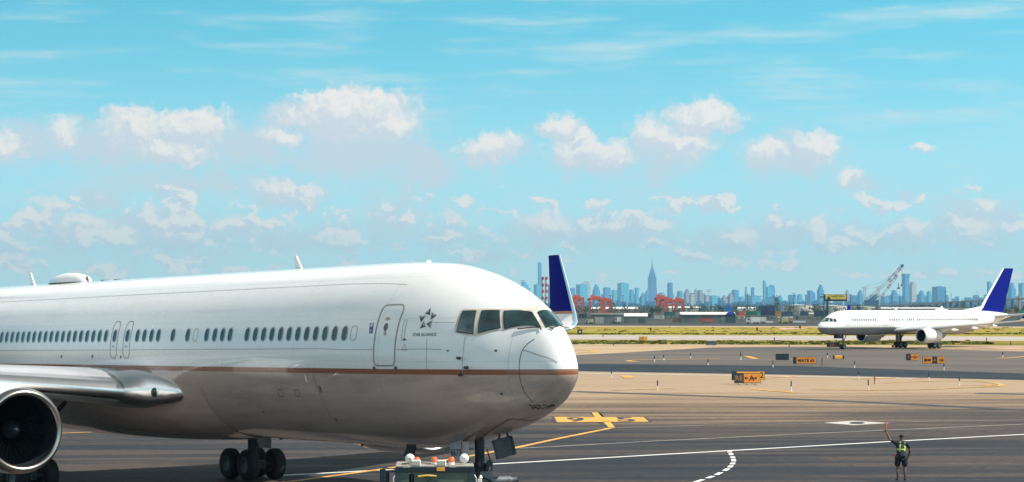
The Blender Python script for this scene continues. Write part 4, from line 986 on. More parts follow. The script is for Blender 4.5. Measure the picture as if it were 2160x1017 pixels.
g = MB(); g.cone((5.5, 0, .4), (5.5, 0, 2.6), .10, .13, 12); g.cone((5.5, -.3, .42), (5.5, .3, .42), .08); g.bar((5.5, 0, 1.0), (6.4, 0, 2.5), .10); g.box((4.4, -.35, 2.0), (1.2, .05, .5)); g.box((4.4, .35, 2.0), (1.2, .05, .5))
ng5 = g.build('nose_landing_gear', m_dark, sm)
for sy in (-1, 1):
    t = MB(); h = MB(); wheel(t, h, (5.5, sy*.28, .42), .42, .30); wo = t.build('wheel', m_tyre, ng5); h.build('rim', m_hub, wo)
mb = MB(); mb.cone((5.33, -.05, 1.45), (5.25, -.05, 1.45), .10, .12, 12); mb.build('taxi_lamp', mat('lamp_white', (.8,.8,.8), .2), ng5)

# ================================================================== pushback tug under the nose
TX, TY = XX(917, 57.0), 57.0
tug = empty('pushback_tug', (TX, TY, 0), R(2), 'dark pushback tractor cab with orange and white roof lamps under the airliner nose', 'tug')
m_tb = mat('tug_body', (.03, .045, .05), .4, coat=.3, var=.15, vscale=3); m_tf = mat('tug_cab_frame', (.010, .020, .028), .4, coat=.4)
m_tg = mat('tug_glass', (.09, .13, .10), .05, coat=1, spec=.8, var=.3, vscale=1.2); m_roof = mat('tug_roof', (.40, .37, .33), .4, var=.1, vscale=4)
m_orl = mat('lamp_orange', (.78, .14, .03), .3, coat=.5); m_whl = mat('lamp_housing_white', (.78, .78, .76), .35); m_lens = mat('work_lamp_lens', (.50, .46, .36), .15, coat=.8)
mb = MB(); mb.box((-.5, .2, .85), (5.6, 2.8, 1.0)); mb.box((-.5, .2, 1.38), (5.0, 2.5, .12)); mb.build('body', m_tb, tug, bevel=.06)
for sx in (-1, 1):
    for y in (-1.2, 1.6):
        t = MB(); h = MB(); wheel(t, h, (0, 0, 0), .52, .4); Mw = Matrix.Rotation(0, 3, 'Z')
        wo = t.build('wheel', m_tyre, tug, loc=(-.5+sx*1.9, y, .52)); hh = h.build('rim', m_hub, wo)
ct = 2.27
mb = MB()
for sx in (-1, 1):
    mb.bar((sx*1.0, -.55, 1.4), (sx*1.0, -.50, ct), .16); mb.bar((sx*1.0, .85, 1.4), (sx*1.0, .85, ct), .12)
mb.bar((-1.05, -.53, ct-.04), (1.05, -.53, ct-.04), .14); mb.bar((-1.05, .85, ct-.02), (1.05, .85, ct-.02), .10)
for sx in (-1, 1): mb.bar((sx*1.0, -.5, ct-.02), (sx*1.0, .85, ct-.02), .10)
mb.bar((-.62, -.53, 1.4), (-.62, -.50, ct-.06), .05); mb.build('cab_frame', m_tf, tug, bevel=.01)
mb = MB(); mb.box((0, .17, ct+.05), (2.12, 1.52, .05)); mb.build('cab_roof', m_roof, tug, bevel=.02)
mb = MB(); mb.box((.19, -.545, 1.9), (1.50, .012, .72)); mb.build('windscreen', m_tg, tug)
mb = MB(); mb.box((-.84, -.545, 1.9), (.30, .012, .72)); mb.build('windscreen', m_tg, tug)
for sx in (-1, 1): mb = MB(); mb.box((sx*1.03, .17, 1.8), (.012, 1.2, .8)); mb.build('side_window', m_tg, tug)
mb = MB(); mb.box((0, .88, 1.7), (1.9, .03, .6)); mb.build('cab_back', m_tf, tug)
mb = MB(); mb.box((.05, -.57, 1.56), (.30, .02, .40)); mb.cone((.05, -.560, 1.78), (.05, -.582, 1.78), .14, .14, 14); mb.build('headrest', mat('seat_dark', (.02,.03,.04), .6), tug, bevel=.004)
mb = MB(); mb.tube([(-.45,-.57,2.04),(-.2,-.58,2.07),(.05,-.57,2.05)], .035, 6); mb.build('sun_visor', mat('visor_yellow', (.65,.42,.10), .5), tug)
def lamp(kind, x, y, z0):
    if kind == 'beacon':
        mb = MB(); mb.cone((x, y, z0), (x, y, z0+.07), .085, .085, 16); b = mb.build('beacon_base', m_whl, tug)
        mb = MB(); mb.lathe([(z0+.07,.088),(z0+.17,.085),(z0+.20,.06),(z0+.21,.01)], 18, 0, (x, y, 0), 'z'); mb.build('beacon_lens', m_orl, b)
    elif kind == 'flood':
        mb = MB(); mb.box((x, y, z0+.09), (.26, .14, .16)); b = mb.build('work_lamp', m_whl, tug, bevel=.03)
        mb = MB(); mb.box((x, y-.075, z0+.09), (.21, .012, .11)); mb.build('lens', m_lens, b)
    else:
        mb = MB(); mb.lathe([(0,.02),(.02,.10),(.08,.13),(.14,.12),(.17,.02)], 18, 0, (x, y, z0+.16), 'y'); mb.bar((x, y+.08, z0), (x, y+.08, z0+.1), .03); mb.build('horn_lamp', m_whl, tug)
s57 = 57.0/F; tx = lambda px: (px-917)*s57
for k, px in (('horn',865),('beacon',880),('beacon',916),('beacon',952),('horn',979)): lamp(k, tx(px), -.35 if k != 'horn' else -.30, ct+.08)
for k, px in (('flood',878),('flood',931)): lamp(k, tx(px), -.52, ct+.05)
for px in (857, 954): mb = MB(); mb.box((tx(px), -.56, ct+.05), (.20, .10, .07)); mb.build('marker_lamp', m_lens, tug, bevel=.01)
mb = MB(); mb.box((tx(929.5), -.60, ct-.03), (.22, .04, .10)); mb.build('amber_plate', mat('amber_plate', (.75,.36,.04), .4), tug, bevel=.01)
mb = MB(); mb.bar((-1.05,-.5,2.25), (-1.40,-.62,2.28), .03); mb.bar((-1.40,-.62,2.28), (-1.40,-.62,2.0), .03); mb.box((-1.40, -.64, 2.05), (.16, .06, .42)); mb.build('mirror', m_tf, tug, bevel=.02)
mb = MB(); mb.bar((-1.05,.6,2.1), (-1.36,.6,2.1), .03); mb.box((-1.32, .58, 1.95), (.14, .05, .36)); mb.build('mirror', m_tf, tug, bevel=.02)
mb = MB(); mb.tube([(-.55,-.56,1.45),(-.35,-.57,1.75),(-.1,-.57,2.0)], .012, 6); mb.build('wiper', m_rub, tug)
mb = MB(); mb.tube([(-1.12,-.6,1.35),(-1.12,-.6,2.0),(-1.06,-.56,2.1)], .022, 6); mb.tube([(1.12,-.6,1.35),(1.12,-.6,2.0),(1.06,-.56,2.1)], .022, 6); mb.build('handrail', m_leg, tug)
mb = MB(); mb.tube([(-.9,-.2,ct+.09),(-.5,-.1,ct+.12),(0,-.15,ct+.09),(.5,-.05,ct+.12),(.95,.2,ct+.09)], .014, 6); mb.build('lamp_cable', m_rub, tug)
mb = MB(); mb.tube([(1.3,1.2,1.9),(1.6,1.0,1.75),(1.9,1.3,1.55),(2.1,1.7,1.7)], .03, 8); mb.build('hose', m_rub, tug)
# cradle and strut hardware between tug and nose wheel
mb = MB(); mb.cone((1.5, 1.9, 1.72), (2.15, 1.9, 1.74), .12, .12, 16); mb.cone((2.15, 1.9, 1.74), (2.36, 1.9, 1.75), .085, .085, 14); mb.box((1.45, 1.9, 1.72), (.35, .35, .5)); mb.box((1.35,1.5,1.5),(.5,.9,.6)); mb.build('tow_arm', mat('tow_arm_grey', (.16,.17,.18), .45, .4, var=.3, vscale=4), tug, bevel=.02)
mb = MB(); mb.cone((1.25,-.2,1.5),(1.25,-.2,1.98),.035,.035); mb.cone((1.25,-.2,1.98),(1.25,-.2,2.05),.06,.02); mb.box((1.22,-.3,1.7),(.1,.1,.5)); mb.build('corner_post', m_whl, tug)

# ================================================================== the marshaller
def skin_mesh(verts, edges, sub=2):
    """verts: (x, y, z, rx, ry)"""
    me = bpy.data.meshes.new('s'); me.from_pydata([v[:3] for v in verts], edges, []); o = bpy.data.objects.new('s', me); COL.objects.link(o)
    md = o.modifiers.new('k', 'SKIN'); md.use_smooth_shade = True
    for i, v in enumerate(verts):
        sv = me.skin_vertices[0].data[i]; sv.radius = (v[3], v[4] if len(v) > 4 else v[3]); sv.use_root = (i == 0)
    sb = o.modifiers.new('b', 'SUBSURF'); sb.levels = sub; sb.render_levels = sub
    bpy.context.view_layer.update(); r = bpy.data.meshes.new_from_object(o.evaluated_get(bpy.context.evaluated_depsgraph_get()))
    bpy.data.objects.remove(o); return r
def add_mesh(name, me, m, parent):
    me.name = name; me.materials.clear(); me.materials.append(m); o = bpy.data.objects.new(name, me); COL.objects.link(o); o.parent = parent
    for p in me.polygons: p.use_smooth = True
    return o
PY = 79.8; mar = empty('person', (XX(1901, PY), PY, 0), 0, 'ground crew person in navy shorts and reflective vest, back turned, one arm raised', 'person')
m_skin = mat('skin', (.17, .085, .055), .55, var=.08, vscale=8); m_navy = mat('navy_cloth', (.014, .026, .042), .85, var=.3, vscale=7); m_short = mat('shorts_cloth', (.010, .018, .030), .9, var=.3, vscale=7)
m_hair = mat('dark_hair', (.012, .010, .010), .8); m_vest = mat('vest_mesh', (.035, .055, .075), .75, var=.25, vscale=10); m_lime = mat('vest_lime', (.62, .80, .12), .45); m_silver = mat('vest_silver', (.78, .80, .70), .35)
m_shoe = mat('shoe_black', (.012, .014, .016), .6); m_wand = mat('wand_red', (.80, .10, .06), .4, coat=.3)
V = [(0,0,.98,.145,.11),(0,0,1.15,.135,.105),(0,.0,1.32,.165,.115),(0,0,1.46,.13,.09),(0,.005,1.53,.062,.062),(.01,.01,1.60,.066,.075),(.012,.015,1.70,.082,.098),(.012,.015,1.755,.055,.07),
     (-.17,0,1.46,.065),(-.27,-.0,1.50,.052),(-.385,.03,1.55,.042),(-.46,.05,1.74,.036),(-.515,.06,1.87,.026),(-.53,.06,1.92,.030,.016),
     (.17,0,1.45,.065),(.25,-.02,1.32,.052),(.30,-.03,1.16,.042),(.29,.06,1.02,.036),(.275,.10,.93,.027),(.27,.12,.885,.030,.018),
     (-.10,0,.92,.098),(-.12,.01,.70,.082),(-.125,.01,.50,.062),(-.125,-.015,.34,.060),(-.12,-.01,.12,.036),(-.13,.02,.06,.040),
     (.10,0,.92,.098),(.115,.01,.70,.082),(.12,.01,.50,.062),(.125,-.015,.34,.060),(.13,-.01,.12,.036),(.135,.02,.06,.040)]
E = [(0,1),(1,2),(2,3),(3,4),(4,5),(5,6),(6,7),(3,8),(8,9),(9,10),(10,11),(11,12),(12,13),(3,14),(14,15),(15,16),(16,17),(17,18),(18,19),(0,20),(20,21),(21,22),(22,23),(23,24),(24,25),(0,26),(26,27),(27,28),(28,29),(29,30),(30,31)]
# fingers (left hand closes round the wand, right hand hangs) and thumbs
def finger(base, pts, r=.0085):
    global V, E
    i = len(V); V += [(*p, r*(1-.12*k)) for k, p in enumerate(pts)]; E.append((base, i)); E += [(i+k, i+k+1) for k in range(len(pts)-1)]
for k in range(4):
    z = 1.935-.022*k; finger(13, [(-.56,.085,z),(-.575,.062,z),(-.56,.04,z-.002)])
finger(13, [(-.525,.035,1.905),(-.545,.028,1.93),(-.565,.04,1.945)], .010)
for k in range(4):
    finger(19, [(.262+.0*k,.095+.018*k,.85),(.258,.095+.018*k,.815-.004*abs(k-1.5)),(.25,.10+.017*k,.79)])
finger(19, [(.25,.085,.875),(.243,.075,.845)], .010)
body = add_mesh('body', skin_mesh(V, E, 2), m_skin, mar)
sh = [(0,0,.86,.20,.20),(0,0,1.0,.19,.185),(0,0,1.14,.165,.14),(0,0,1.32,.19,.135),(0,0,1.455,.155,.11),(0,.0,1.515,.078,.075),(-.18,0,1.455,.088),(-.29,.0,1.505,.072),(-.355,.02,1.54,.062),(.18,0,1.445,.088),(.255,-.02,1.33,.072),(.292,-.03,1.20,.064)]
add_mesh('shirt', skin_mesh(sh, [(0,1),(1,2),(2,3),(3,4),(4,5),(4,6),(6,7),(7,8),(4,9),(9,10),(10,11)], 2), m_navy, mar)
so = [(0,0,.99,.20,.19),(-.105,0,.88,.125),(-.125,.0,.70,.115),(-.135,.0,.53,.115),(.105,0,.88,.125),(.125,.0,.70,.115),(.13,.0,.52,.115)]
add_mesh('shorts', skin_mesh(so, [(0,1),(1,2),(2,3),(0,4),(4,5),(5,6)], 2), m_short, mar)
ha = [(.012,.02,1.66,.088,.10),(.012,.02,1.725,.092,.106),(.012,.018,1.765,.06,.07)]
add_mesh('hair', skin_mesh([(a, b-.022, c, d, e_) for a, b, c, d, e_ in ha], [(0,1),(1,2)], 2), m_hair, mar)
for sx in (-1, 1):
    mb = MB(); mb.lathe([(0,.004),(.004,.02),(.012,.03),(.02,.004)], 10, 0, (.012+sx*.086-.01, .03, 1.685)); mb.build('ear', m_skin, mar)
    add_mesh('shoe', skin_mesh([(sx*.13,-.05,.05,.05,.045),(sx*.135,.06,.05,.05,.042),(sx*.145,.15,.04,.045,.032)], [(0,1),(1,2)], 2), m_shoe, mar)
    add_mesh('sock', skin_mesh([(sx*.128,-.01,.10,.048),(sx*.128,-.01,.19,.046)], [(0,1)], 1), m_shoe, mar)
mar.scale = (1.10, 1.05, 1.0)
# face on the far side
mb = MB(); mb.cone((.012,.105,1.665),(.012,.135,1.655),.014,.008,8); mb.build('nose', m_skin, mar)
for sx in (-1, 1): mb = MB(); mb.lathe([(0,.001),(.004,.010),(.008,.001)], 8, 0, (.012+sx*.032-.004,.098,1.69)); mb.build('eye', m_whl, mar)
mb = MB(); mb.box((.012,.108,1.625),(.045,.008,.008)); mb.build('mouth', mat('lip', (.2,.07,.06), .6), mar)
vs_ = [(0,0,1.04,.175,.142),(0,0,1.14,.176,.140),(0,0,1.32,.20,.147),(0,0,1.45,.165,.122)]
vest = add_mesh('vest', skin_mesh(vs_, [(0,1),(1,2),(2,3)], 2), m_vest, mar)
def body_band(name, pts, w, m, vert=True):
    """tape lying on the vest, found by casting onto its surface"""
    from mathutils.bvhtree import BVHTree
    t = BVHTree.FromPolygons([v.co for v in vest.data.vertices], [tuple(p.vertices) for p in vest.data.polygons]); rows = []
    for (x, z) in pts:
        row = []
        for d in (-.5, .5):
            xx, zz = (x+d*w, z) if vert else (x, z+d*w); h = t.ray_cast(Vector((xx, -1, zz)), Vector((0, 1, 0)))[0]
            row.append((h if h else Vector((xx, -.10, zz)))+Vector((0, -.008, 0)))
        rows.append(row)
    mb = MB(); mb.add([p for r_ in rows for p in r_], [(2*i, 2*i+1, 2*i+3, 2*i+2) for i in range(len(rows)-1)]); mb.build(name, m, mar, recalc=False)
body_band('vest_tape', [(-.045+.0*k-.003*k, 1.50-.042*k) for k in range(13)], .052, m_lime); body_band('vest_tape', [(.105+.012*math.sin(k*.3), 1.48-.042*k) for k in range(11)], .052, m_lime)
body_band('vest_tape', [(-.155+.0285*k, 1.205) for k in range(10)], .05, m_lime, False)
w1 = empty('wand', (0, 0, 0), 0, 'red signal wand held upright in the raised left hand of the ground crew person', 'wand'); w1.location = mar.location+Vector((-.565, .062, 1.86))
mb = MB(); mb.cone((0,0,0),(0,0,.10),.017,.017,12); mb.build('handle', m_shoe, w1); mb = MB(); mb.cone((0,0,.10),(-.01,0,.36),.028,.024,14); mb.lathe([(.36,.024),(.38,.012),(.385,.001)], 12, 0, (-.01,0,0), 'z'); mb.build('lens', m_wand, w1)
w2 = empty('wand', (0, 0, 0), 0, 'second red signal wand sticking out at the left hip of the ground crew person', 'wand'); w2.location = mar.location+Vector((-.30, -.03, .96))
mb = MB(); mb.cone((.20,0,.0),(.08,0,.0),.017,.017,12); mb.build('handle', m_shoe, w2); mb = MB(); mb.cone((.08,0,0),(-.05,0,.015),.028,.022,14); mb.build('lens', m_wand, w2)
# ================================================================== the far side of the field
def facade(name, wall, glass, sx, sz, fx=.55, fz=.55):
    """rows of windows from object coordinates: true facade pattern"""
    if name in MATS: return MATS[name]
    m = bpy.data.materials.new(name); m.use_nodes = True; T = NT(m.node_tree); b = T.n['Principled BSDF']
    oc = T.node('ShaderNodeTexCoord').outputs['Object']; x, y, z = T.node('ShaderNodeSeparateXYZ', {0: oc}).outputs
    g = lambda c, p, f: T.m('LESS_THAN', T.m('FRACT', T.m('DIVIDE', T.m('ADD', c, 5000.0), p)), f)
    w = T.m('MULTIPLY', g(T.m('ADD', x, y), sx, fx), g(z, sz, fz))
    n = T.noise(oc, .02, 3, .5); base = T.mix(n, (*[c*.8 for c in wall], 1), (*[min(1, c*1.2) for c in wall], 1))
    T.l.new(T.mix(w, base, (*glass, 1)), b.inputs['Base Color']); b.inputs['Roughness'].default_value = .5
    MATS[name] = m; return m
F_BLUE = facade('facade_haze_blue', (.02, .24, .50), (.01, .17, .40), 22, 24); F_TEAL = facade('facade_haze_teal', (.05, .38, .55), (.02, .26, .45), 30, 18)  # blue, teal, deep and stone walls have distant haze mixed into their colour
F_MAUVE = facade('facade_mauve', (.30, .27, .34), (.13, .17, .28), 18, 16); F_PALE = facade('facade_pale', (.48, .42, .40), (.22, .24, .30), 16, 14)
F_DEEP = facade('facade_haze_deep', (.012, .15, .36), (.01, .11, .29), 26, 30); F_ESB = facade('facade_haze_stone', (.13, .28, .54), (.05, .17, .42), 12, 400, .5, 1)
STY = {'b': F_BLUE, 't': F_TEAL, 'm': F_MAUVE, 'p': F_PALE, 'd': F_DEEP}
def tower(x0, x1, yt, Y, sty, label, kind='flat'):
    X0, X1 = XX(x0, Y), XX(x1, Y); an = R(random.uniform(28, 40)); w = (X1-X0)/(math.cos(an)+.7*math.sin(an)); h = ZH(yt, Y); d = w*.7; m = STY[sty]
    r = empty('tower_block', ((X0+X1)/2, Y, 0), an, label, 'tower', 'skyline towers on the horizon'); rz = 0
    mb = MB()
    if kind == 'flat': mb.box((0, 0, h/2), (w, d, h))
    elif kind == 'step': mb.box((0, 0, h*.40), (w, d, h*.80)); mb.box((0, 0, h*.865), (w*.72, d*.7, h*.13)); mb.box((w*.04, 0, h*.965), (w*.42, d*.4, h*.07))
    elif kind == 'slant': mb.xprism([(-w/2, 0), (w/2, 0), (w/2, h*.82), (-w*.1, h), (-w/2, h)], -d/2, d/2)
    elif kind == 'round':
        mb.xprism([(-w/2, 0), (w/2, 0)]+[(w/2*math.cos(R(a)), h*.80+h*.20*math.sin(R(a))) for a in range(0, 181, 20)], -d/2, d/2)
    elif kind == 'spike': mb.xprism([(-w/2, 0), (w/2, 0), (w*.38, h*.6), (w*.12, h), (-w*.02, h), (-w*.36, h*.6)], -d/2, d/2)
    elif kind == 'tee': mb.box((0, 0, h*.46), (w*.8, d*.8, h*.92)); mb.box((0, 0, h*.96), (w, d, h*.08))
    elif kind == 'notch': mb.box((-w*.2, 0, h/2), (w*.6, d, h)); mb.box((w*.3, 0, h*.42), (w*.4, d*.9, h*.84))
    mb.build('block', m, r)
    mb = MB(); mb.box((random.uniform(-.15, .15)*w, 0, h+h*.012), (w*.35, d*.4, h*.024)); 
    if kind in ('flat', 'notch', 'step'): mb.build('roof_plant', F_DEEP, r)
    return r
D0 = 16000
T_ = [
 (1092,1119,597,14200,'t','low pale blue tower cluster seen just over the crest of the parked airliner nose','step'),
 (1126,1143,600,15400,'t','pale blue block at the foot of the very thin tower','flat'),
 (1134.5,1142.5,555,17400,'b','very thin and tall square tower left of the striped chimneys','flat'),
 (1155,1166,601,15800,'b','blue block half hidden behind the blue winglet','flat'),
 (1201,1213.5,608,15600,'b','small blue block just right of the blue winglet','flat'),
 (1215,1240,600,15000,'t','wide pale blue slab with a white roof peeping over its right side','flat'),
 (1250,1265.5,601.5,15600,'b','medium stepped tower to the right of the slab with the white roof','step'),
 (1272,1288,607,15200,'b','plain flat block midway between the slab with the white roof and the wide slab','flat'),
 (1290,1302,612,16500,'t','low pale block touching the left side of the wide slab','flat'),
 (1302,1326.5,597.5,15900,'t','wide slab with a dark roof line, left of the spired skyscraper','flat'),
 (1327,1337,612,16300,'b','narrow block on the right side of the wide slab','flat'),
 (1338,1349,607.5,15700,'t','tower with an overhanging flat top, halfway from the wide slab to the spired skyscraper','tee'),
 (1351,1360.5,618,15000,'b','low block left of the foot of the spired skyscraper','step'),
 (1361,1368,614,16800,'b','slim block touching the left foot of the spired skyscraper','flat'),
 (1389,1407,618,15500,'t','low wide block between the spired skyscraper and the plain dark slab','notch'),
 (1407.5,1419,597,14600,'d','plain dark blue slab standing alone right of the spired skyscraper','flat'),
 (1428,1440,614.5,14800,'b','small square blue block right of the plain dark slab, over the red cranes','flat'),
 (1441.5,1457,611,12000,'m','mauve stepped block at the left end of the greyish cluster','step'),
 (1454,1465,621,11500,'p','pale beige block in front of the mauve stepped one','flat'),
 (1463,1472,610,12200,'m','mauve tower with a ragged top, second in the greyish cluster','step'),
 (1471,1486,613,12100,'m','mauve broad block right end of the greyish cluster','notch'),
 (1487.5,1494.5,625,11400,'p','narrow pale block right of the greyish cluster under the round flood mast','flat'),
 (1496,1513,624,13000,'t','low light blue block left of the brownish cluster','flat'),
 (1520,1535,624,12200,'m','low brownish block with a mauve tower rising behind its right side','step'),
 (1534,1547.5,618.5,12300,'m','brownish stepped tower before a blue slab','step'),
 (1543,1558.5,612,13200,'b','blue slab rising behind the brownish tower','flat'),
 (1559,1568.5,626,12600,'t','low pale block right of the brownish cluster','flat'),
 (1570,1577,605,14500,'t','thin pointed tower shaped like a spike','spike'),
 (1584,1591,607,14300,'d','narrow dark blue tower standing behind a low wide blue block','flat'),
 (1579,1603.5,624,13500,'t','low wide light blue block in front of the narrow dark tower','flat'),
 (1609,1617,592,14000,'t','slim tall tower with a pointed parapet, left of the pair of glass towers','slant'),
 (1615,1628,606,13800,'t','glass slab between the slim tall tower and the round topped one','flat'),
 (1621,1634.5,601,14600,'b','round topped glass tower','round'),
 (1640,1652,624,13400,'t','low light block behind the dark lattice mast','step'),
 (1670,1682,630,13000,'t','very low block left of the dome shaped block','flat'),
 (1681,1693,620,13100,'t','low dome shaped block between two light poles','round'),
 (1702.5,1720,613,12500,'b','blue block with sloping top left of the billboard','slant'),
 (1723,1738.5,602,12700,'b','tallest blue stepped tower just left of the billboard','step'),
 (1782,1792,612,13000,'m','narrow mauve tower behind the right end of the billboard','step'),
 (1807.5,1821,613,12600,'b','blue stepped tower left of the white crane masts','step'),
 (1833,1850,622,12800,'d','low dark blue block seen between the two white crane masts','notch'),
 (1858,1876,626,12900,'b','low blue block right of the white crane masts','flat'),
 (1878,1895,613,13000,'b','blue block left of the tallest tower at right','step'),
 (1901.5,1919.5,577.5,12400,'b','tallest blue tower on the right side with a notched crown','tee'),
 (1917.5,1933,594,12000,'p','cream coloured curved tower leaning against the tallest blue tower at right','round'),
 (1935,1951.5,614,12800,'b','blue pointed block right of the cream curved tower','step'),
 (1954.5,1967,615,12900,'t','pale blue block joined to the left of the broad dark slab','notch'),
 (1966,1995.5,605,12500,'d','broad dark blue slab left of the blue airliner fin','flat'),
 (2082,2095,594,12700,'t','blue green tower half hidden behind the blue airliner fin','slant'),
 (2125,2143,598,12600,'b','blue tower right of the airliner fin','step'),
 (2148,2166,598,12300,'t','blue slab at the right edge of the view','flat'),
]
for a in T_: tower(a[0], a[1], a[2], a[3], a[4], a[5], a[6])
# white slanted roof behind the slab
Y = 16200; r = empty('white_roof_tower', (XX(1237, Y), Y, 0), 0, 'bright white slanted roof shining behind the wide pale slab', 'tower')
w = 17*Y/F; h = ZH(593, Y); mb = MB(); mb.xprism([(-w/2, 0), (w/2, 0), (w/2, h-30), (w*.25, h-4), (-w*.25, h), (-w/2, h-16)], -30, 30); mb.build('block', mat('bright_roof', (.82,.78,.70), .5), r)
# the spired skyscraper
Y = 17000; k = Y/F; r = empty('spired_skyscraper', (XX(1375.5, Y), Y, 0), 0, 'tall stone skyscraper with setbacks and a needle spire, highest of the skyline', 'skyscraper')
zz = lambda y: ZH(y, Y)
mb = MB(); mb.box((0, 0, zz(622)/2), (26*k, 40*k*.5, zz(622))); mb.box((0, 0, zz(607)/2), (19.5*k, 14*k, zz(607))); mb.box((0, 0, zz(584)/2), (17.5*k, 12*k, zz(584))); mb.box((0, 0, zz(577)/2), (13.5*k, 10*k, zz(577)))
mb.box((0, -6.2*k, zz(580)/2), (6.5*k, 1.2*k, zz(580))); mb.build('shaft', F_ESB, r)
mb = MB(); mb.box((0, 0, (zz(577)+zz(571))/2), (10*k, 8*k, zz(571)-zz(577))); mb.box((0, 0, (zz(571)+zz(567))/2), (7*k, 6*k, zz(567)-zz(571))); mb.cone((0, 0, zz(567)), (0, 0, zz(560)), 2.2*k, 1.5*k, 12); mb.build('crown', F_ESB, r)
mb = MB(); mb.cone((0, 0, zz(560)), (0, 0, zz(552)), 1.2*k, .6*k, 8); mb.cone((0, 0, zz(552)), (0, 0, zz(542)), .5*k, .15*k, 6); mb.build('spire', F_DEEP, r)
# low mass of city along the horizon
def skyline_mass(name, x0, x1, Y, ya, yb, m, label, step=5):
    mb = MB(); x = x0
    while x < x1:
        w = random.uniform(step*.6, step*1.8); h = ZH(random.uniform(ya, yb), Y); yy = Y+random.uniform(0, 600)
        mb.box((XX(x+w/2, Y), yy, h/2), (w*Y/F*1.05, random.uniform(40, 120), h)); x += w
    tag(mb.build(name, m), label, 'city', kind='stuff')
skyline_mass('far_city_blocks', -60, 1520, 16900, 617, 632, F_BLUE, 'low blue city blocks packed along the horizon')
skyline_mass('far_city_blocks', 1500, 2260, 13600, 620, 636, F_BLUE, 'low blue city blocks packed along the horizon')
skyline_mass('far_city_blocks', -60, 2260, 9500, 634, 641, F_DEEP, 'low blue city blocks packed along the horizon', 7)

# wooded belts
m_leaf = mat('tree_leaf', (.035, .06, .028), .9, var=.5, vscale=.08); m_leaf2 = mat('tree_leaf_light', (.07, .10, .03), .9, var=.4, vscale=.08); m_bark = mat('bark', (.08, .06, .05), .9)
def wood(name, x0, x1, Y, ya, yb, n, m, label):
    mb = MB()
    for i in range(n):
        x = random.uniform(x0, x1); yy = Y+random.uniform(-60, 60); h = ZH(random.uniform(ya, yb), Y)*random.uniform(.8, 1.05); w = h*random.uniform(.35, .7)
        for k in range(14):
            a = random.uniform(0, 6.28); e = random.uniform(.25, 1); rr = w*.55*math.sin(math.pi*min(.95, e*.8+.15)); s = w*random.uniform(.12, .28)
            c = Vector((XX(x, Y)+rr*math.cos(a)*random.random()**.4, yy+rr*math.sin(a), h*e)); q = [Vector((random.uniform(-1, 1), random.uniform(-1, 1), random.uniform(-1, 1)))*s for _ in range(4)]
            mb.add([c+v for v in q], [(0, 1, 2), (0, 2, 3), (0, 3, 1), (1, 3, 2)])
    tag(mb.build(name, m), label, 'wood', kind='stuff')
wood('far_wood', -60, 2220, 3400, 641, 645, 900, m_leaf, 'dark far-off belt of trees behind the port')
wood('far_wood', 0, 2400, 2300, 645, 652, 1100, m_leaf, 'dark scrub behind the sheds')
wood('far_wood', 1150, 2220, 1150, 663, 671, 520, m_leaf, 'dark scrub along the field fence')
def tree(px, yt, yb, Y, wpx, label, m=m_leaf):
    s = Y/F; z0 = 0; h = ZH(yt, Y); w = wpx*s
    r = empty('tree', (XX(px, Y), Y, 0), 0, label, 'tree', 'trees beyond the field')
    mb = MB(); mb.cone((0, 0, 0), (0, 0, h*.5), w*.06, w*.035, 8)
    for k in range(4):
        a = k*1.6; mb.cone((0, 0, h*.4), (w*.3*math.cos(a), w*.3*math.sin(a), h*.68), w*.03, w*.012, 6)
    mb.build('trunk', m_bark, r)
    mb = MB()
    for i in range(150):
        a, e = random.uniform(0, 6.28), random.uniform(-1, 1); q = random.random()**.35; lump = 1+.25*math.sin(3*a+px)+.2*math.sin(5*e+px)
        c = Vector((math.cos(a)*math.sqrt(1-e*e)*w/2*q*lump, math.sin(a)*math.sqrt(1-e*e)*w/2*q*lump, h*.66+e*h*.34*q*lump*.95)); s_ = w*random.uniform(.05, .12)
        mb.add([c+Vector((random.uniform(-1, 1), random.uniform(-1, 1), random.uniform(-1, 1)))*s_ for _ in range(4)], [(0, 1, 2), (0, 2, 3), (0, 3, 1), (1, 3, 2)])
    mb.build('crown', m, r)
tree(1377, 646, 0, 1500, 16, 'bushy dark tree at the left foot of the right pair of red cranes'); tree(1390, 648, 0, 1700, 12, 'dark tree among the red crane legs, under their beam')
tree(1160, 640, 0, 1500, 10, 'dark tree under the striped chimneys, right above the airliner nose'); tree(1168, 648, 0, 1400, 12, 'low dark tree between the chimneys and the winglet')
tree(2031, 630, 0, 2700, 11, 'tree rising above the elevated road left of the blue fin', m_leaf2); tree(1718, 640, 0, 2100, 12, 'dark tree above the left storage tank'); tree(1812, 641, 0, 2300, 16, 'dark tree left of the left white crane mast')
tree(1460, 641, 0, 2300, 12, 'dark tree below the mauve cluster'); tree(1476, 643, 0, 2200, 10, 'smaller dark tree below the mauve cluster'); tree(1640, 628, 0, 2400, 13, 'sparse teal tree beside the dark lattice mast', m_leaf2)
tree(1668, 640, 0, 2300, 16, 'rounded pale tree left of the first storage tank', m_leaf2); tree(2015, 641, 0, 2500, 10, 'small tree under the elevated road, left of the fin'); tree(2140, 646, 0, 1700, 20, 'broad dark tree right of the blue fin'); tree(2120, 650, 0, 1600, 16, 'dark tree touching the right side of the blue fin')
tree(1520, 644, 0, 2300, 14, 'dark tree above the white shed roof'); tree(1618, 640, 0, 2500, 12, 'dark tree above the navy containers')

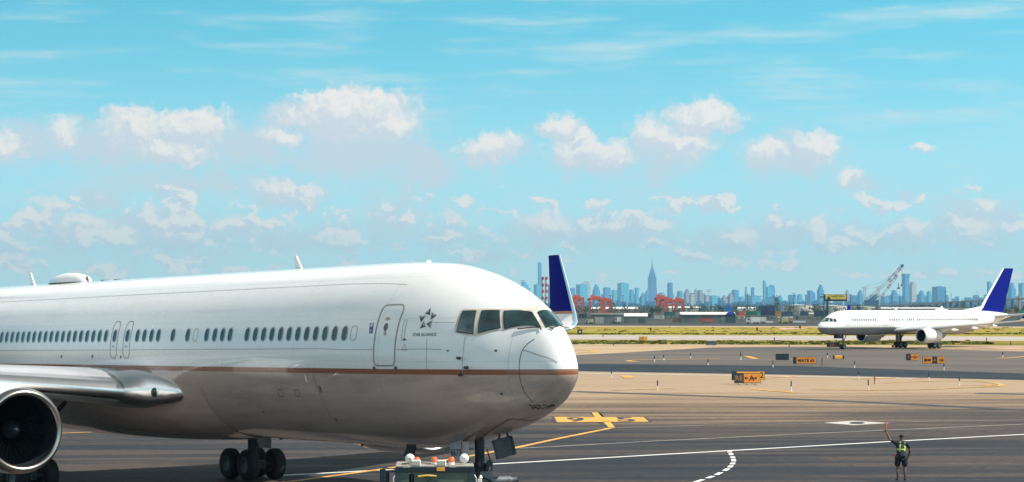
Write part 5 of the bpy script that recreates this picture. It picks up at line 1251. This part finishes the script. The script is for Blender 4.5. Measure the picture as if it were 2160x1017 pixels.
# port cranes
m_crane = mat('crane_red', (.62, .085, .030), .5, var=.15, vscale=.3); m_crdk = mat('crane_dark', (.06, .07, .09), .6); m_wh = mat('crane_white', (.66, .68, .66), .5)
def gantry(x0, x1, yt, yb, Y, label, nleg=2, top=True):
    s = Y/F; X0, X1 = XX(x0, Y), XX(x1, Y); w = X1-X0; h = ZH(yt, Y); r = empty('gantry_crane', ((X0+X1)/2, Y, 0), 0, label, 'crane', 'red gantry cranes in the port')
    mb = MB()
    for y in (-5, 5): mb.box((0, y, h*.90), (w, 1.6, 3.0))
    for x in (-w/2+.8, w/2-.8): mb.box((x, 0, h*.90), (1.4, 10, 1.6))
    mb.build('beam', m_crane, r)
    for x in (-w/2+1, w/2-1):
        for y in (-5, 5): mb = MB(); mb.box((x, y, h*.44), (2.1, 1.7, h*.88)); mb.build('leg', m_crane, r)
        mb = MB(); mb.box((x, 0, h*.5), (1.0, 9, .9)); mb.box((x, 0, 1.0), (1.8, 12, 1.2)); mb.build('sill_beam', m_crane, r)
    if top: mb = MB(); mb.box((-w*.18, 0, h*1.0), (w*.40, 7, 2.8)); mb.box((w*.12, 0, h*1.02), (w*.16, 5, 1.6)); mb.tube([(-w*.35, 0, h*.99), (-w*.2, 0, h*1.08), (0, 0, h*1.0)], .5, 6); mb.build('trolley', m_crane, r)
    mb = MB(); mb.box((w*.1, 0, h*.80), (3, 3, 2.6)); mb.build('operator_cab', m_crdk, r)
    mb = MB(); mb.box((w*.22, -5, h*.62), (w*.5, 1.0, 1.4)); mb.box((w*.22, -5, h*.45), (1.6, 1.4, h*.86)); mb.bar((-w/2+1, -5, h*.55), (-w*.1, -5, h*.88), 1.0); mb.build('inner_frame', m_crane, r)
    mb = MB(); mb.cone((-w*.5, 0, h*.93), (-w*.62, 0, h*.80), 1.3, 1.3, 8); mb.box((-w*.3, 0, h*1.06), (4, 4, 2.4)); mb.build('cable_reel', m_crane, r)
    for x in (-w*.2, -w*.05): mb = MB(); mb.cone((x, 0, h*.9), (x, 0, h*.55), .18, .18, 5); mb.build('hoist_rope', m_crdk, r)
for a in ((1196,1218,628,0,2450,'red gantry crane right behind the winglet'),(1209,1232,626,0,2600,'red gantry crane second from the winglet'),
          (1243,1277,627,0,2500,'red gantry crane with two wide bays, left half of the second group'),(1270,1291.5,631,0,2550,'red gantry crane at the right end of the second group'),
          (1384,1409,625,0,2450,'red gantry crane below and right of the spired skyscraper, left of a pair'),(1393,1428,631,0,2500,'middle red gantry crane in the right group, lower beam'),(1424,1443,631,0,2550,'rightmost of the red gantry cranes')):
    gantry(a[0], a[1], a[2], a[3], a[4], a[5])
# striped chimneys
for px, lb in ((1145, 'left of the two red and white striped chimneys'), (1152.6, 'right of the two red and white striped chimneys, nearer the winglet')):
    Y = 3800; s = Y/F; r = empty('chimney', (XX(px, Y), Y, 0), 0, lb, 'chimney', 'red and white striped chimneys'); zs = [ZH(y, Y) for y in (660, 640, 632, 626, 618, 611.5, 605, 598, 591, 584)]; R1 = mat('chimney_red', (.40,.03,.05), .6); R2 = mat('chimney_white', (.62,.58,.56), .6)
    for k in range(9):
        mb = MB(); mb.cone((0, 0, max(0, zs[k])), (0, 0, zs[k+1]), 2.9*s, 2.9*s, 18); mb.build('band', R1 if k % 2 == 0 and k > 0 else (m_crdk if k == 0 else R2), r)
# harbour crane with two white masts and a lattice jib
Y = 3900; s = Y/F; r = empty('harbour_crane', (XX(1838, Y), Y, 0), 0, 'tall harbour crane with white masts and a red and white lattice jib', 'crane')
ox = XX(1838, Y); pp = lambda px, py: Vector((XX(px, Y)-ox, 0, ZH(py, Y)))
for px, yt in ((1824, 604), (1853, 604)):
    mb = MB()
    for dx in (-1.6, 1.6):
        for dy in (-1.6, 1.6): mb.bar(pp(px, 660)+Vector((dx*1.4, dy*1.4, 0)), pp(px, yt+2)+Vector((dx, dy, 0)), 1.3)
    z = 0; H_ = ZH(yt, Y)
    while z < H_-5: mb.bar((pp(px, 660).x-1.8, -1.8, z), (pp(px, 660).x+1.8, -1.8, z+4), .8); mb.bar((pp(px, 660).x+1.8, -1.8, z+4), (pp(px, 660).x-1.8, -1.8, z+8), .8); z += 8
    mb.box(pp(px, yt+3), (10, 5, 2.5)); mb.build('mast', m_wh, r)
def lattice(name, a, b, w, m, m2=None, seg=14, t=.7):
    d = (b-a); n = Vector((-d.z, 0, d.x)).normalized(); mb = MB(); 
    for k in range(seg):
        p, q = a+d*k/seg, a+d*(k+1)/seg; c = (0 if (k//2) % 2 == 0 or m2 is None else 1)
        for sg in (-1, 1):
            for y in (-w/2, w/2): mb.bar(p+n*sg*w/2+Vector((0, y, 0)), q+n*sg*w/2+Vector((0, y, 0)), t, mi=c)
        mb.bar(p+n*w/2, q-n*w/2, t*.8, mi=c); mb.bar(p-n*w/2, q+n*w/2, t*.8, mi=c)
    mb.build(name, [m]+([m2] if m2 else []), r)
m_jr = mat('jib_red', (.36,.045,.07), .5)
lattice('jib', pp(1875, 594), pp(1903, 560), 5, m_jr, m_wh, 12); lattice('jib', pp(1832, 628), pp(1875, 594), 4, m_wh, None, 10, .6); lattice('jib', pp(1858, 628), pp(1893, 580), 3.4, m_jr, m_wh, 10, .6)
mb = MB(); mb.box(pp(1903, 561), (5, 4, 6)); mb.tube([pp(1853, 606), pp(1893, 572)], .25, 4); mb.tube([pp(1824, 604), pp(1853, 598), pp(1890, 575)], .18, 4); mb.tube([pp(1902, 563), pp(1902.5, 592)], .3, 4); mb.build('rigging', m_crdk, r)
for px, py in ((1895.5, 609), (1903, 603)): mb = MB(); mb.cone(pp(px, py-12), pp(px, py-4), .6, .6, 6); mb.cone(pp(px, py-4), pp(px, py+1), 1, 4, 10); mb.build('hook_block', m_crdk, r)
mb = MB(); mb.box(pp(1838, 640), (26, 8, 12)); mb.build('machine_house', mat('crane_blue', (.04,.10,.22), .5), r)
lattice('stay_frame', pp(1828, 640), pp(1852, 622), 5, mat('crane_navy', (.03,.06,.16), .5), None, 6, 1.0)
# sheds, tanks, containers
m_shed = mat('shed_grey', (.13, .15, .15), .7, var=.25, vscale=.15); m_shroof = mat('shed_roof_white', (.72, .71, .68), .5, var=.1, vscale=.2); m_tan2 = mat('wall_tan', (.36, .29, .22), .7, var=.2, vscale=.2)
def shed(x0, x1, yt, yb, wall, roofm, label, roof=.25, door=True, dep=.5, name='shed'):
    Y = F*HC/(yb-HY); s = Y/F; X0, X1 = XX(x0, Y), XX(x1, Y); w = X1-X0; h = (yb-yt)*s; d = max(4, w*dep)
    r = empty(name, ((X0+X1)/2, Y+d/2, 0), 0, label, 'building'); hw = h*(1-roof)
    mb = MB(); mb.box((0, 0, hw/2), (w, d, hw)); mb.build('wall', wall, r)
    mb = MB(); n = 9; mb.add([Vector((sx*w*.51, -d*.53+d*1.06*i/(n-1), hw+h*roof*math.sin(math.pi*i/(n-1)))) for sx in (-1, 1) for i in range(n)], [(i, i+1, n+i+1, n+i) for i in range(n-1)]+[tuple(range(n))[::-1], tuple(range(n, 2*n))]); mb.build('roof', roofm, r)
    if door:
        k = max(2, int(w/6))
        for i in range(k):
            if (i*7+int(x0)) % 3 == 0: continue
            mb = MB(); mb.box((-w/2+w*(i+.5)/k, -d/2-.04, hw*.36), (w/k*.55, .08, hw*.70)); mb.build('door', mat('shed_door', (.07,.08,.09), .6) if i % 2 else mat('shed_door_pale', (.36,.35,.32), .6), r)
    return r
shed(1247, 1316, 661, 682.5, m_shed, m_shed, 'long dark grey shed left of the one with the white roof', .12)
shed(1317, 1366, 661, 682, m_shed, m_shroof, 'dark shed under a low white roof left of the stacked containers', .30)
r = shed(1437, 1551, 658.5, 681.5, m_shed, m_shroof, 'long low shed with a white curved roof and a blue right end', .22)
mb = MB(); w = 20*F*HC/31.5/F; Yr = F*HC/31.5; mb.box((XX(1541, Yr)-r.location.x, -r.location.y+Yr-.6, 1.9), (w, 1.0, 3.8)); mb.build('end_wall', mat('shed_teal', (.03,.07,.10), .6), r)
mb = MB(); cx = XX(1541, Yr)-r.location.x; mb.xprism([(cx-w/2, 3.75)]+[(cx-w/2*math.cos(R(a)), 3.75+1.25*math.sin(R(a))) for a in range(15, 180, 15)]+[(cx+w/2, 3.75)], -r.location.y+Yr-1.3, -r.location.y+Yr-.6); mb.build('blue_gable', mat('gable_blue', (.02,.08,.42), .5), r)
shed(1246, 1346, 647.5, 660, mat('wall_brick', (.30,.15,.12), .7, var=.2, vscale=.1), m_shroof, 'long low building with a white roof band behind the red cranes', .35, False, .2)
shed(1408, 1478, 646.5, 661, mat('wall_pale', (.50,.46,.42), .7, var=.2, vscale=.1), m_shroof, 'long pale warehouse behind the right red cranes', .2, False, .2)
shed(1556, 1594, 648, 662, mat('wall_cream', (.52,.46,.40), .7, var=.3, vscale=.2), m_shroof, 'pale cluttered building above the green container', .2, False, .3)
shed(1860, 1990, 648.5, 664, m_tan2, m_shroof, 'long tan building under the elevated road behind the taxiing airliner', .15, False, .2)
shed(1990, 2070, 650, 664, mat('wall_cream2', (.45,.38,.32), .7, var=.3, vscale=.2), m_shed, 'cream building left of the blue fin', .15, False, .2)
def tank(x0, x1, yt, Y, label):
    s = Y/F; rr = (x1-x0)/2*s; h = ZH(yt, Y); r = empty('storage_tank', (XX((x0+x1)/2, Y), Y+rr, 0), 0, label, 'tank', 'pale storage tanks')
    mt = mat('tank_cream', (.56, .50, .43), .55, var=.12, vscale=.08)
    mb = MB(); mb.cone((0, 0, 0), (0, 0, h*.93), rr, rr, 40, caps=False); mb.build('wall', mt, r); mb = MB(); mb.cone((0, 0, h*.93), (0, 0, h), rr*1.01, rr*.1, 40); mb.build('roof', m_shroof, r)
    mb = MB(); mb.lathe([(h*.90, rr*1.012), (h*.94, rr*1.012)], 40, 0, (0, 0, 0), 'z'); mb.build('rim', m_shed, r)
tank(1656, 1721, 642.5, 2350, 'left cream storage tank, between the lattice mast and the billboard'); tank(1727, 1791, 643.5, 2400, 'middle cream storage tank, behind the billboard post'); tank(1795, 1850, 646, 2500, 'right cream storage tank, behind the white crane masts')
def container(x0, x1, yt, yb, col, label, Y=None, end=None):
    Y = Y or 1700; s = Y/F; w = (x1-x0)*s; z1, z0 = ZH(yt, Y), max(0.0, ZH(yb, Y)); h = z1-z0
    r = empty('shipping_container', (XX((x0+x1)/2, Y), Y, z0), 0, label, 'container', 'shipping containers in the yard'); mt = mat('container_%02d%02d%02d' % tuple(int(c*99) for c in col), col, .6, var=.25, vscale=.4)
    mb = MB(); n = max(4, int(w/.7)); pts = []
    for i in range(n): a = -w/2+w*i/n; q = w/n; pts += [(a, -1.25), (a+q*.45, -1.25), (a+q*.5, -1.18), (a+q*.95, -1.18)]
    pts += [(w/2, -1.25), (w/2, 1.25), (-w/2, 1.25)]; mb.prism(pts, 0, h); mb.build('hull', mt, r)
    mb = MB(); mb.box((0, 0, h+.04), (w*1.004, 2.56, .12)); mb.box((0, 0, .07), (w*1.004, 2.56, .14)); mb.build('rails', mt, r)
    if end: mb = MB(); mb.box((w/2-(w*.08), -1.30, h/2), (w*.16, .08, h*.96)); mb.build('end_panel', mat('container_end_%02d%02d%02d' % tuple(int(c*99) for c in end), end, .6), r)
CT = [(1529,1544,647,656.5,(.02,.16,.52),'bright blue container above the white shed roof',1900),(1548,1559,657,665,(.20,.05,.05),'dark red container left of the orange one',1500),(1560,1571,657,667.5,(.66,.13,.06),'orange red container above the sand coloured box',1450),
 (1573,1597,657,665,(.02,.17,.11),'dark green container right of the orange red one',1500),(1597,1604,656.5,665,(.08,.34,.20),'light green container end next to the dark green one',1490),(1600,1633,645,656,(.02,.04,.13),'big navy container stack upper tier',1900),(1604,1634,656,666,(.02,.035,.09),'navy container lower tier, right of the light green end',1600),
 (1637,1647.5,657,666.5,(.48,.22,.05),'square orange box right of the lattice mast foot',1480),(1473,1505,671.5,679,(.42,.12,.08),'brick red container in front of the white roofed shed',900),(1416,1436,671,680,(.42,.30,.18),'tan container left of the white roofed shed',930),(1401,1424,658,666,(.02,.13,.11),'teal green container under the right red cranes',1500),
 (1648,1672,658,667,(.03,.10,.14),'dark teal container right of the square orange box',1500),(1688,1705,657,666,(.03,.09,.13),'dark teal container in front of the left storage tank',1480),(1717,1745,656,668,(.02,.06,.11),'dark blue container beside the nose of the taxiing airliner',1450),(1553,1571,667,673.5,(.46,.42,.28),'sand coloured box under the orange red container',1250),
 (1220,1238,662,670,(.03,.05,.06),'dark container below the left red cranes',1400),(1362,1375,662,670,(.04,.06,.06),'dark green grey container left of the bushy tree',1400),(1380,1401,666,673,(.55,.52,.48),'pale container left of the tan one',1200),(1840,1860,650,655,(.3,.1,.07),'rust coloured container behind the airliner roof',2300),(2098,2112,652,664,(.03,.06,.10),'dark container just right of the blue fin',1500),(2134,2139,652,662,(.42,.28,.10),'tan upright box right of the blue fin',1500),(2150,2165,653,664,(.03,.28,.16),'green container at the right edge of the view',1500)]
for a in CT: container(a[0], a[1], a[2], a[3], a[4], a[5], a[6])
# small vehicles along the perimeter road
m_win = mat('vehicle_glass', (.02,.03,.04), .1, coat=.6)
def vehicle(px, yb, L, Hh, col, label, box=None, cat='truck'):
    Y = F*HC/(yb-HY); L *= .72; Hh *= .85; r = empty('parked_'+cat, (XX(px, Y), Y, 0), 0, label, cat, 'vehicles along the perimeter road'); mt = mat('vehicle_%02d%02d%02d' % tuple(int(c*99) for c in col), col, .4, coat=.4)
    cab = L*.28; mb = MB(); mb.xprism([(-L/2, .5), (-L/2+cab, .5), (-L/2+cab, Hh*.9), (-L/2+cab*.35, Hh*.9), (-L/2, Hh*.55)], -1.05, 1.05); mb.build('cab', mt, r, bevel=.05)
    mb = MB(); mb.box((-L/2+cab*.6, -1.07, Hh*.70), (cab*.5, .04, Hh*.26)); mb.build('window', m_win, r)
    mb = MB(); mb.box((cab/2+.05, 0, .5+(Hh-.5)/2), (L-cab-.1, 2.3, Hh-.5)); mb.build('load_box', box or mt, r, bevel=.04)
    for x in (-L/2+cab*.5, L*.12, L*.34):
        t = MB(); h = MB(); wheel(t, h, (0, 0, 0), .45, .3); q = t.build('wheel', m_tyre, r, loc=(x, -1.0, .45)); t2 = MB(); h2 = MB(); wheel(t2, h2, (0, 0, 0), .45, .3); t2.build('wheel', m_tyre, r, loc=(x, 1.0, .45))
vehicle(1588, 683, 8, 3.2, (.72,.70,.66), 'white box truck on the perimeter road below the green container'); vehicle(1604, 682, 6.5, 3.0, (.60,.58,.55), 'second white truck, touching the first one on its right'); vehicle(1652, 682.5, 5.5, 2.7, (.50,.42,.18), 'yellowish van on the perimeter road below the square orange box', cat='van')
vehicle(1664, 682, 4.5, 2.4, (.36,.20,.17), 'brownish van just right of the yellowish one', cat='van'); vehicle(1303, 682.5, 3.6, 3.0, (.66,.64,.60), 'white van standing by the grey shed', cat='van'); vehicle(1243, 683.5, 4.6, 2.3, (.52,.44,.30), 'tan van at the left end of the grey shed', cat='van')
for (x0, x1, y) in ((1672, 1699, 680.5), (1615, 1631, 681), (1640, 1672, 670.5)):
    Y = F*HC/(y-HY); mb = MB(); w = (x1-x0)*Y/F; r = empty('white_barrier', (XX((x0+x1)/2, Y), Y, 0), 0, {1672:'long low white barrier left of the taxiing airliner nose',1615:'short low white barrier right of the white trucks',1640:'white kerb rail behind the yellowish van'}[x0], 'barrier')
    n = int(w/2)+1; mb.xprism([(-w/2, 0), (w/2, 0), (w/2, .75), (-w/2, .75)], -.2, .2); mb.build('block', m_wh, r, bevel=.05)
    for i in range(2): mb = MB(); mb.box(((-1)**i*w*.3, 0, .06), (.5, .7, .12)); mb.build('foot', m_shed, r)
# fence along the perimeter
def fence(x0, x1, yb, hh, label):
    Y = F*HC/(yb-HY); r = empty('field_fence', (XX((x0+x1)/2, Y), Y, 0), 0, label, 'fence'); w = (x1-x0)*Y/F; mf = mat('fence_grey', (.14,.16,.16), .6, .3)
    mb = MB(); n = int(w/4)
    for i in range(n+1): mb.cone((-w/2+w*i/n, 0, 0), (-w/2+w*i/n, 0, hh), .05, .05, 5)
    mb.build('posts', mf, r)['kind'] = 'stuff'
    mb = MB()
    for z in (.2, .7, 1.2, 1.7, hh): mb.box((0, 0, z), (w, .03, .05))
    mb.build('rails', mf, r)
fence(1180, 2200, 684.5, 2.4, 'long grey wire fence along the far side of the perimeter road')
# billboard
Y = 1300; s = Y/F; r = empty('billboard', (XX(1762, Y), Y, 0), 0, 'yellow billboard with dark writing on a dark post, above the taxiing airliner nose', 'billboard')
ox = XX(1762, Y); w = (1787-1740)*s; zt_, zb_ = ZH(621, Y), ZH(635.5, Y)
mb = MB(); mb.box((0, 0, (zt_+zb_)/2), (w*1.04, .8, zt_-zb_)); mb.build('case', m_sgb, r, bevel=.05)
mb = MB(); mb.box((.25, -.43, (zt_+zb_)/2+.12*(zt_-zb_)), (w*.93, .06, (zt_-zb_)*.68)); pn = mb.build('panel', mat('billboard_yellow', (.72,.50,.06), .5, var=.15, vscale=.5), r)
vs, fs = text_mesh('TWENTY FENYA', 1.35, 0, .02, 2); xs = max(v.x for v in vs)*2; k = w*.62/xs; mb = MB(); mb.add([(1.3+v.x*k, -.48, (zt_+zb_)/2+.20*(zt_-zb_)+v.y) for v in vs], fs); mb.build('lettering', m_ltr, pn, recalc=False)
mb = MB(); mb.add([(-w*.42, -.48, zb_+.9), (-w*.18, -.48, zb_+.9), (-w*.27, -.48, zt_-1.6), (-w*.30, -.48, zt_-.5), (-w*.33, -.48, zt_-1.6)], [(0, 1, 2, 3, 4)]); mb.build('printed_figure', m_ltr, pn, recalc=False)
mb = MB(); mb.box((.2, -.1, zb_-.55), (w*.9, 1.2, .18)); mb.build('catwalk', m_leg, r)
mb = MB(); mb.cone((XX(1745.5, Y)-ox, .3, 0), (XX(1745.5, Y)-ox, .3, zt_), .75, .65, 14); mb.build('post', m_sgb, r)
mb = MB(); mb.box((XX(1735, Y)-ox, 0, ZH(626.5, Y)), (11*s, .8, 3.0*s)); mb.box((XX(1739, Y)-ox, 0, ZH(621.5, Y)), (14*s, .6, 1.0*s)); mb.cone((XX(1738, Y)-ox, 0, 0), (XX(1738, Y)-ox, 0, ZH(626, Y)), .3, .3, 8); mb.build('side_panel', mat('side_teal', (.04,.09,.13), .5), r)
# light poles
m_pole = mat('pole_dark', (.055, .06, .065), .6, .3); m_polel = mat('pole_light', (.42, .43, .42), .5, .2)
def pole(px, yt, Y, label, kind='tee', m=m_pole):
    s = Y/F; h = ZH(yt, Y); r = empty('light_pole', (XX(px, Y), Y, 0), 0, label, 'light pole', 'light poles beyond the field'); th = max(.2, .62*s)
    mb = MB(); mb.cone((0, 0, 0), (0, 0, h), th, th*.7, 8); mb.build('post', m, r)
    mb = MB()
    if kind == 'tee': mb.bar((-2.6*s, 0, h), (2.6*s, 0, h), .5*s); mb.box((-2.3*s, 0, h-.3*s), (1.4*s, 1, .7*s)); mb.box((2.3*s, 0, h-.3*s), (1.4*s, 1, .7*s))
    elif kind == 'ring':
        for k in range(12): a = k*math.pi/6; mb.box((4.2*s*math.cos(a), 4.2*s*math.sin(a), h-(k % 2)*3*s), (1.5*s, 1.5*s, 1.5*s))
        mb.lathe([(h-.3*s, 4.4*s), (h+.2*s, 4.4*s)], 16, 0, (0, 0, 0), 'z'); mb.lathe([(h-3.4*s, 3.6*s), (h-3*s, 3.6*s)], 16, 0, (0, 0, 0), 'z')
    elif kind == 'one': mb.bar((0, 0, h), (2.0*s, 0, h+.3*s), .4*s); mb.box((1.7*s, 0, h), (1.4*s, 1, .6*s))
    mb.build('lamp_head', m, r)
for a in ((1314,623,1900,'dark light pole between the second crane group and the spired skyscraper, left one','tee'),(1350.5,626,1900,'dark light pole left of the spired skyscraper foot','one'),(1288,623,2300,'light pole above the right end of the second crane group','tee'),
 (1485.5,620,1900,'dark pole left of the round flood mast','tee'),(1516.5,625,1800,'dark pole right of the round flood mast','tee'),(1577.5,620,1700,'dark pole left of the narrow dark tower','tee'),(1605,624.5,1800,'dark pole just left of the slim tall tower','tee'),
 (1674.5,618.5,1500,'dark pole above the left half of the left storage tank','tee'),(1698.5,622,1500,'dark pole with short arms above the right half of the left storage tank','tee'),(1793.5,621,1700,'dark pole right of the billboard','one'),
 (1881.5,614,1900,'dark pole right of the crane jib','tee'),(1898,620,2000,'dark pole under the hanging hooks','one'),(1994.5,615,1900,'dark pole at the right edge of the broad dark slab','tee'),(2006,618,1900,'dark pole just right of the broad dark slab','one'),(2150,622,1800,'dark pole near the right edge of the view','one'),
 (1656,634,1500,'thin pale pole left of the left storage tank','one'),(1536,628,2000,'thin dark pole before the brownish tower','one')): pole(*a)
pole(1495.5, 612, 2300, 'tall mast with a ring of floodlights above the pale narrow block', 'ring', m_polel); pole(2061, 614.5, 2400, 'tall thin flood mast left of the blue fin', 'tee', m_polel); pole(1103, 592, 2600, 'ring mast right above the airliner nose crest', 'ring', m_polel)
# lattice mast like a bare tree
Y = 1700; s = Y/F; r = empty('lattice_mast', (XX(1636, Y), Y, 0), 0, 'dark lattice mast with branching antennas, right of the pair of glass towers', 'mast')
mb = MB(); h = ZH(626, Y)
for dx in (-1, 1): mb.bar((dx*3.0*s, 0, 0), (dx*1.0*s, 0, h), .7*s)
for k in range(8): z0, z1 = h*k/8, h*(k+1)/8; mb.bar((-2.6*s*(1-k/12), 0, z0), (2.6*s*(1-(k+1)/12), 0, z1), .45*s)
mb.build('tower', m_pole, r); mb = MB()
for dx, dz in ((-7,-2),(-5,4),(-2.5,1),(2,5),(5,2),(8,-1),(4,-3)): mb.bar((0, 0, h*.80), (dx*s, 0, h+dz*s*.5), .5*s); mb.box((dx*s, 0, h+dz*s*.5), (1.0*s, 1, 2.6*s))
mb.build('antennas', m_pole, r)
# elevated road
Y = 2900; s = Y/F; r = empty('elevated_road', (0, 0, 0), 0, 'dark elevated road on piers crossing behind the taxiing airliner', 'bridge'); mc = mat('bridge_concrete', (.20,.22,.23), .8, var=.2, vscale=.05)
pts = [(1700, 649), (1858, 645), (1900, 642.5), (1960, 639.5), (2000, 637), (2060, 634), (2110, 631.5), (2180, 628.5), (2300, 626)]
mb = MB()
for (xa, ya), (xb, yb) in zip(pts[:-1], pts[1:]):
    a, b = Vector((XX(xa, Y), Y, ZH(ya+2, Y))), Vector((XX(xb, Y), Y, ZH(yb+2, Y))); mb.bar(a, b, 12, 1.6); mb.bar(a+Vector((0, -6, 1.4)), b+Vector((0, -6, 1.4)), .3, 1.2)
mb.build('deck', mc, r)
for i in range(24):
    px = 1860+i*14.5
    for (xa, ya), (xb, yb) in zip(pts[:-1], pts[1:]):
        if xa <= px < xb: py = ya+(yb-ya)*(px-xa)/(xb-xa)
    mb = MB(); z = ZH(py+2, Y); mb.box((XX(px, Y), Y-3, z/2), (1.6, 1.6, z)); mb.box((XX(px, Y), Y+3, z/2), (1.6, 1.6, z)); mb.box((XX(px, Y), Y, z-1.2), (2.0, 10, 1.4)); mb.build('pier', mc, r)
# orange boom at the right edge
Y = 1900; s = Y/F; r = empty('orange_boom', (XX(2150, Y), Y, 0), 0, 'upright orange boom near the right edge of the view', 'crane'); mo = mat('boom_orange', (.70,.26,.10), .5)
mb = MB(); mb.cone((0, 0, 0), (0, 0, ZH(628, Y)), 2.2*s, 2.4*s, 14); mb.cone((0, 0, ZH(628, Y)), (-.8*s, 0, ZH(616, Y)), 2.4*s, .8*s, 14); mb.build('boom', mo, r); mb = MB(); mb.cone((0, 0, ZH(632, Y)), (0, 0, ZH(630, Y)), 2.9*s, 2.9*s, 14); mb.build('collar', m_crdk, r)

# ------------------------------------------------------------------ haze: one closed box of even, pale air
HZ = 4.6e-5
me = MB(); me.box((0, 9900, 308), (26000, 20600, 620)); hz = me.build('haze', [], None)
m = bpy.data.materials.new('haze_air'); m.use_nodes = True; T = NT(m.node_tree); T.n.clear(); o = T.node('ShaderNodeOutputMaterial')
v = T.node('ShaderNodeVolumePrincipled', {'Color': (.42, .78, 1.0, 1), 'Density': HZ}); v.inputs['Anisotropy'].default_value = .25; T.l.new(v.outputs[0], o.inputs['Volume'])
hz.data.materials.clear(); hz.data.materials.append(m); tag(hz, 'thin blue air over the whole field', 'haze', kind='stuff')
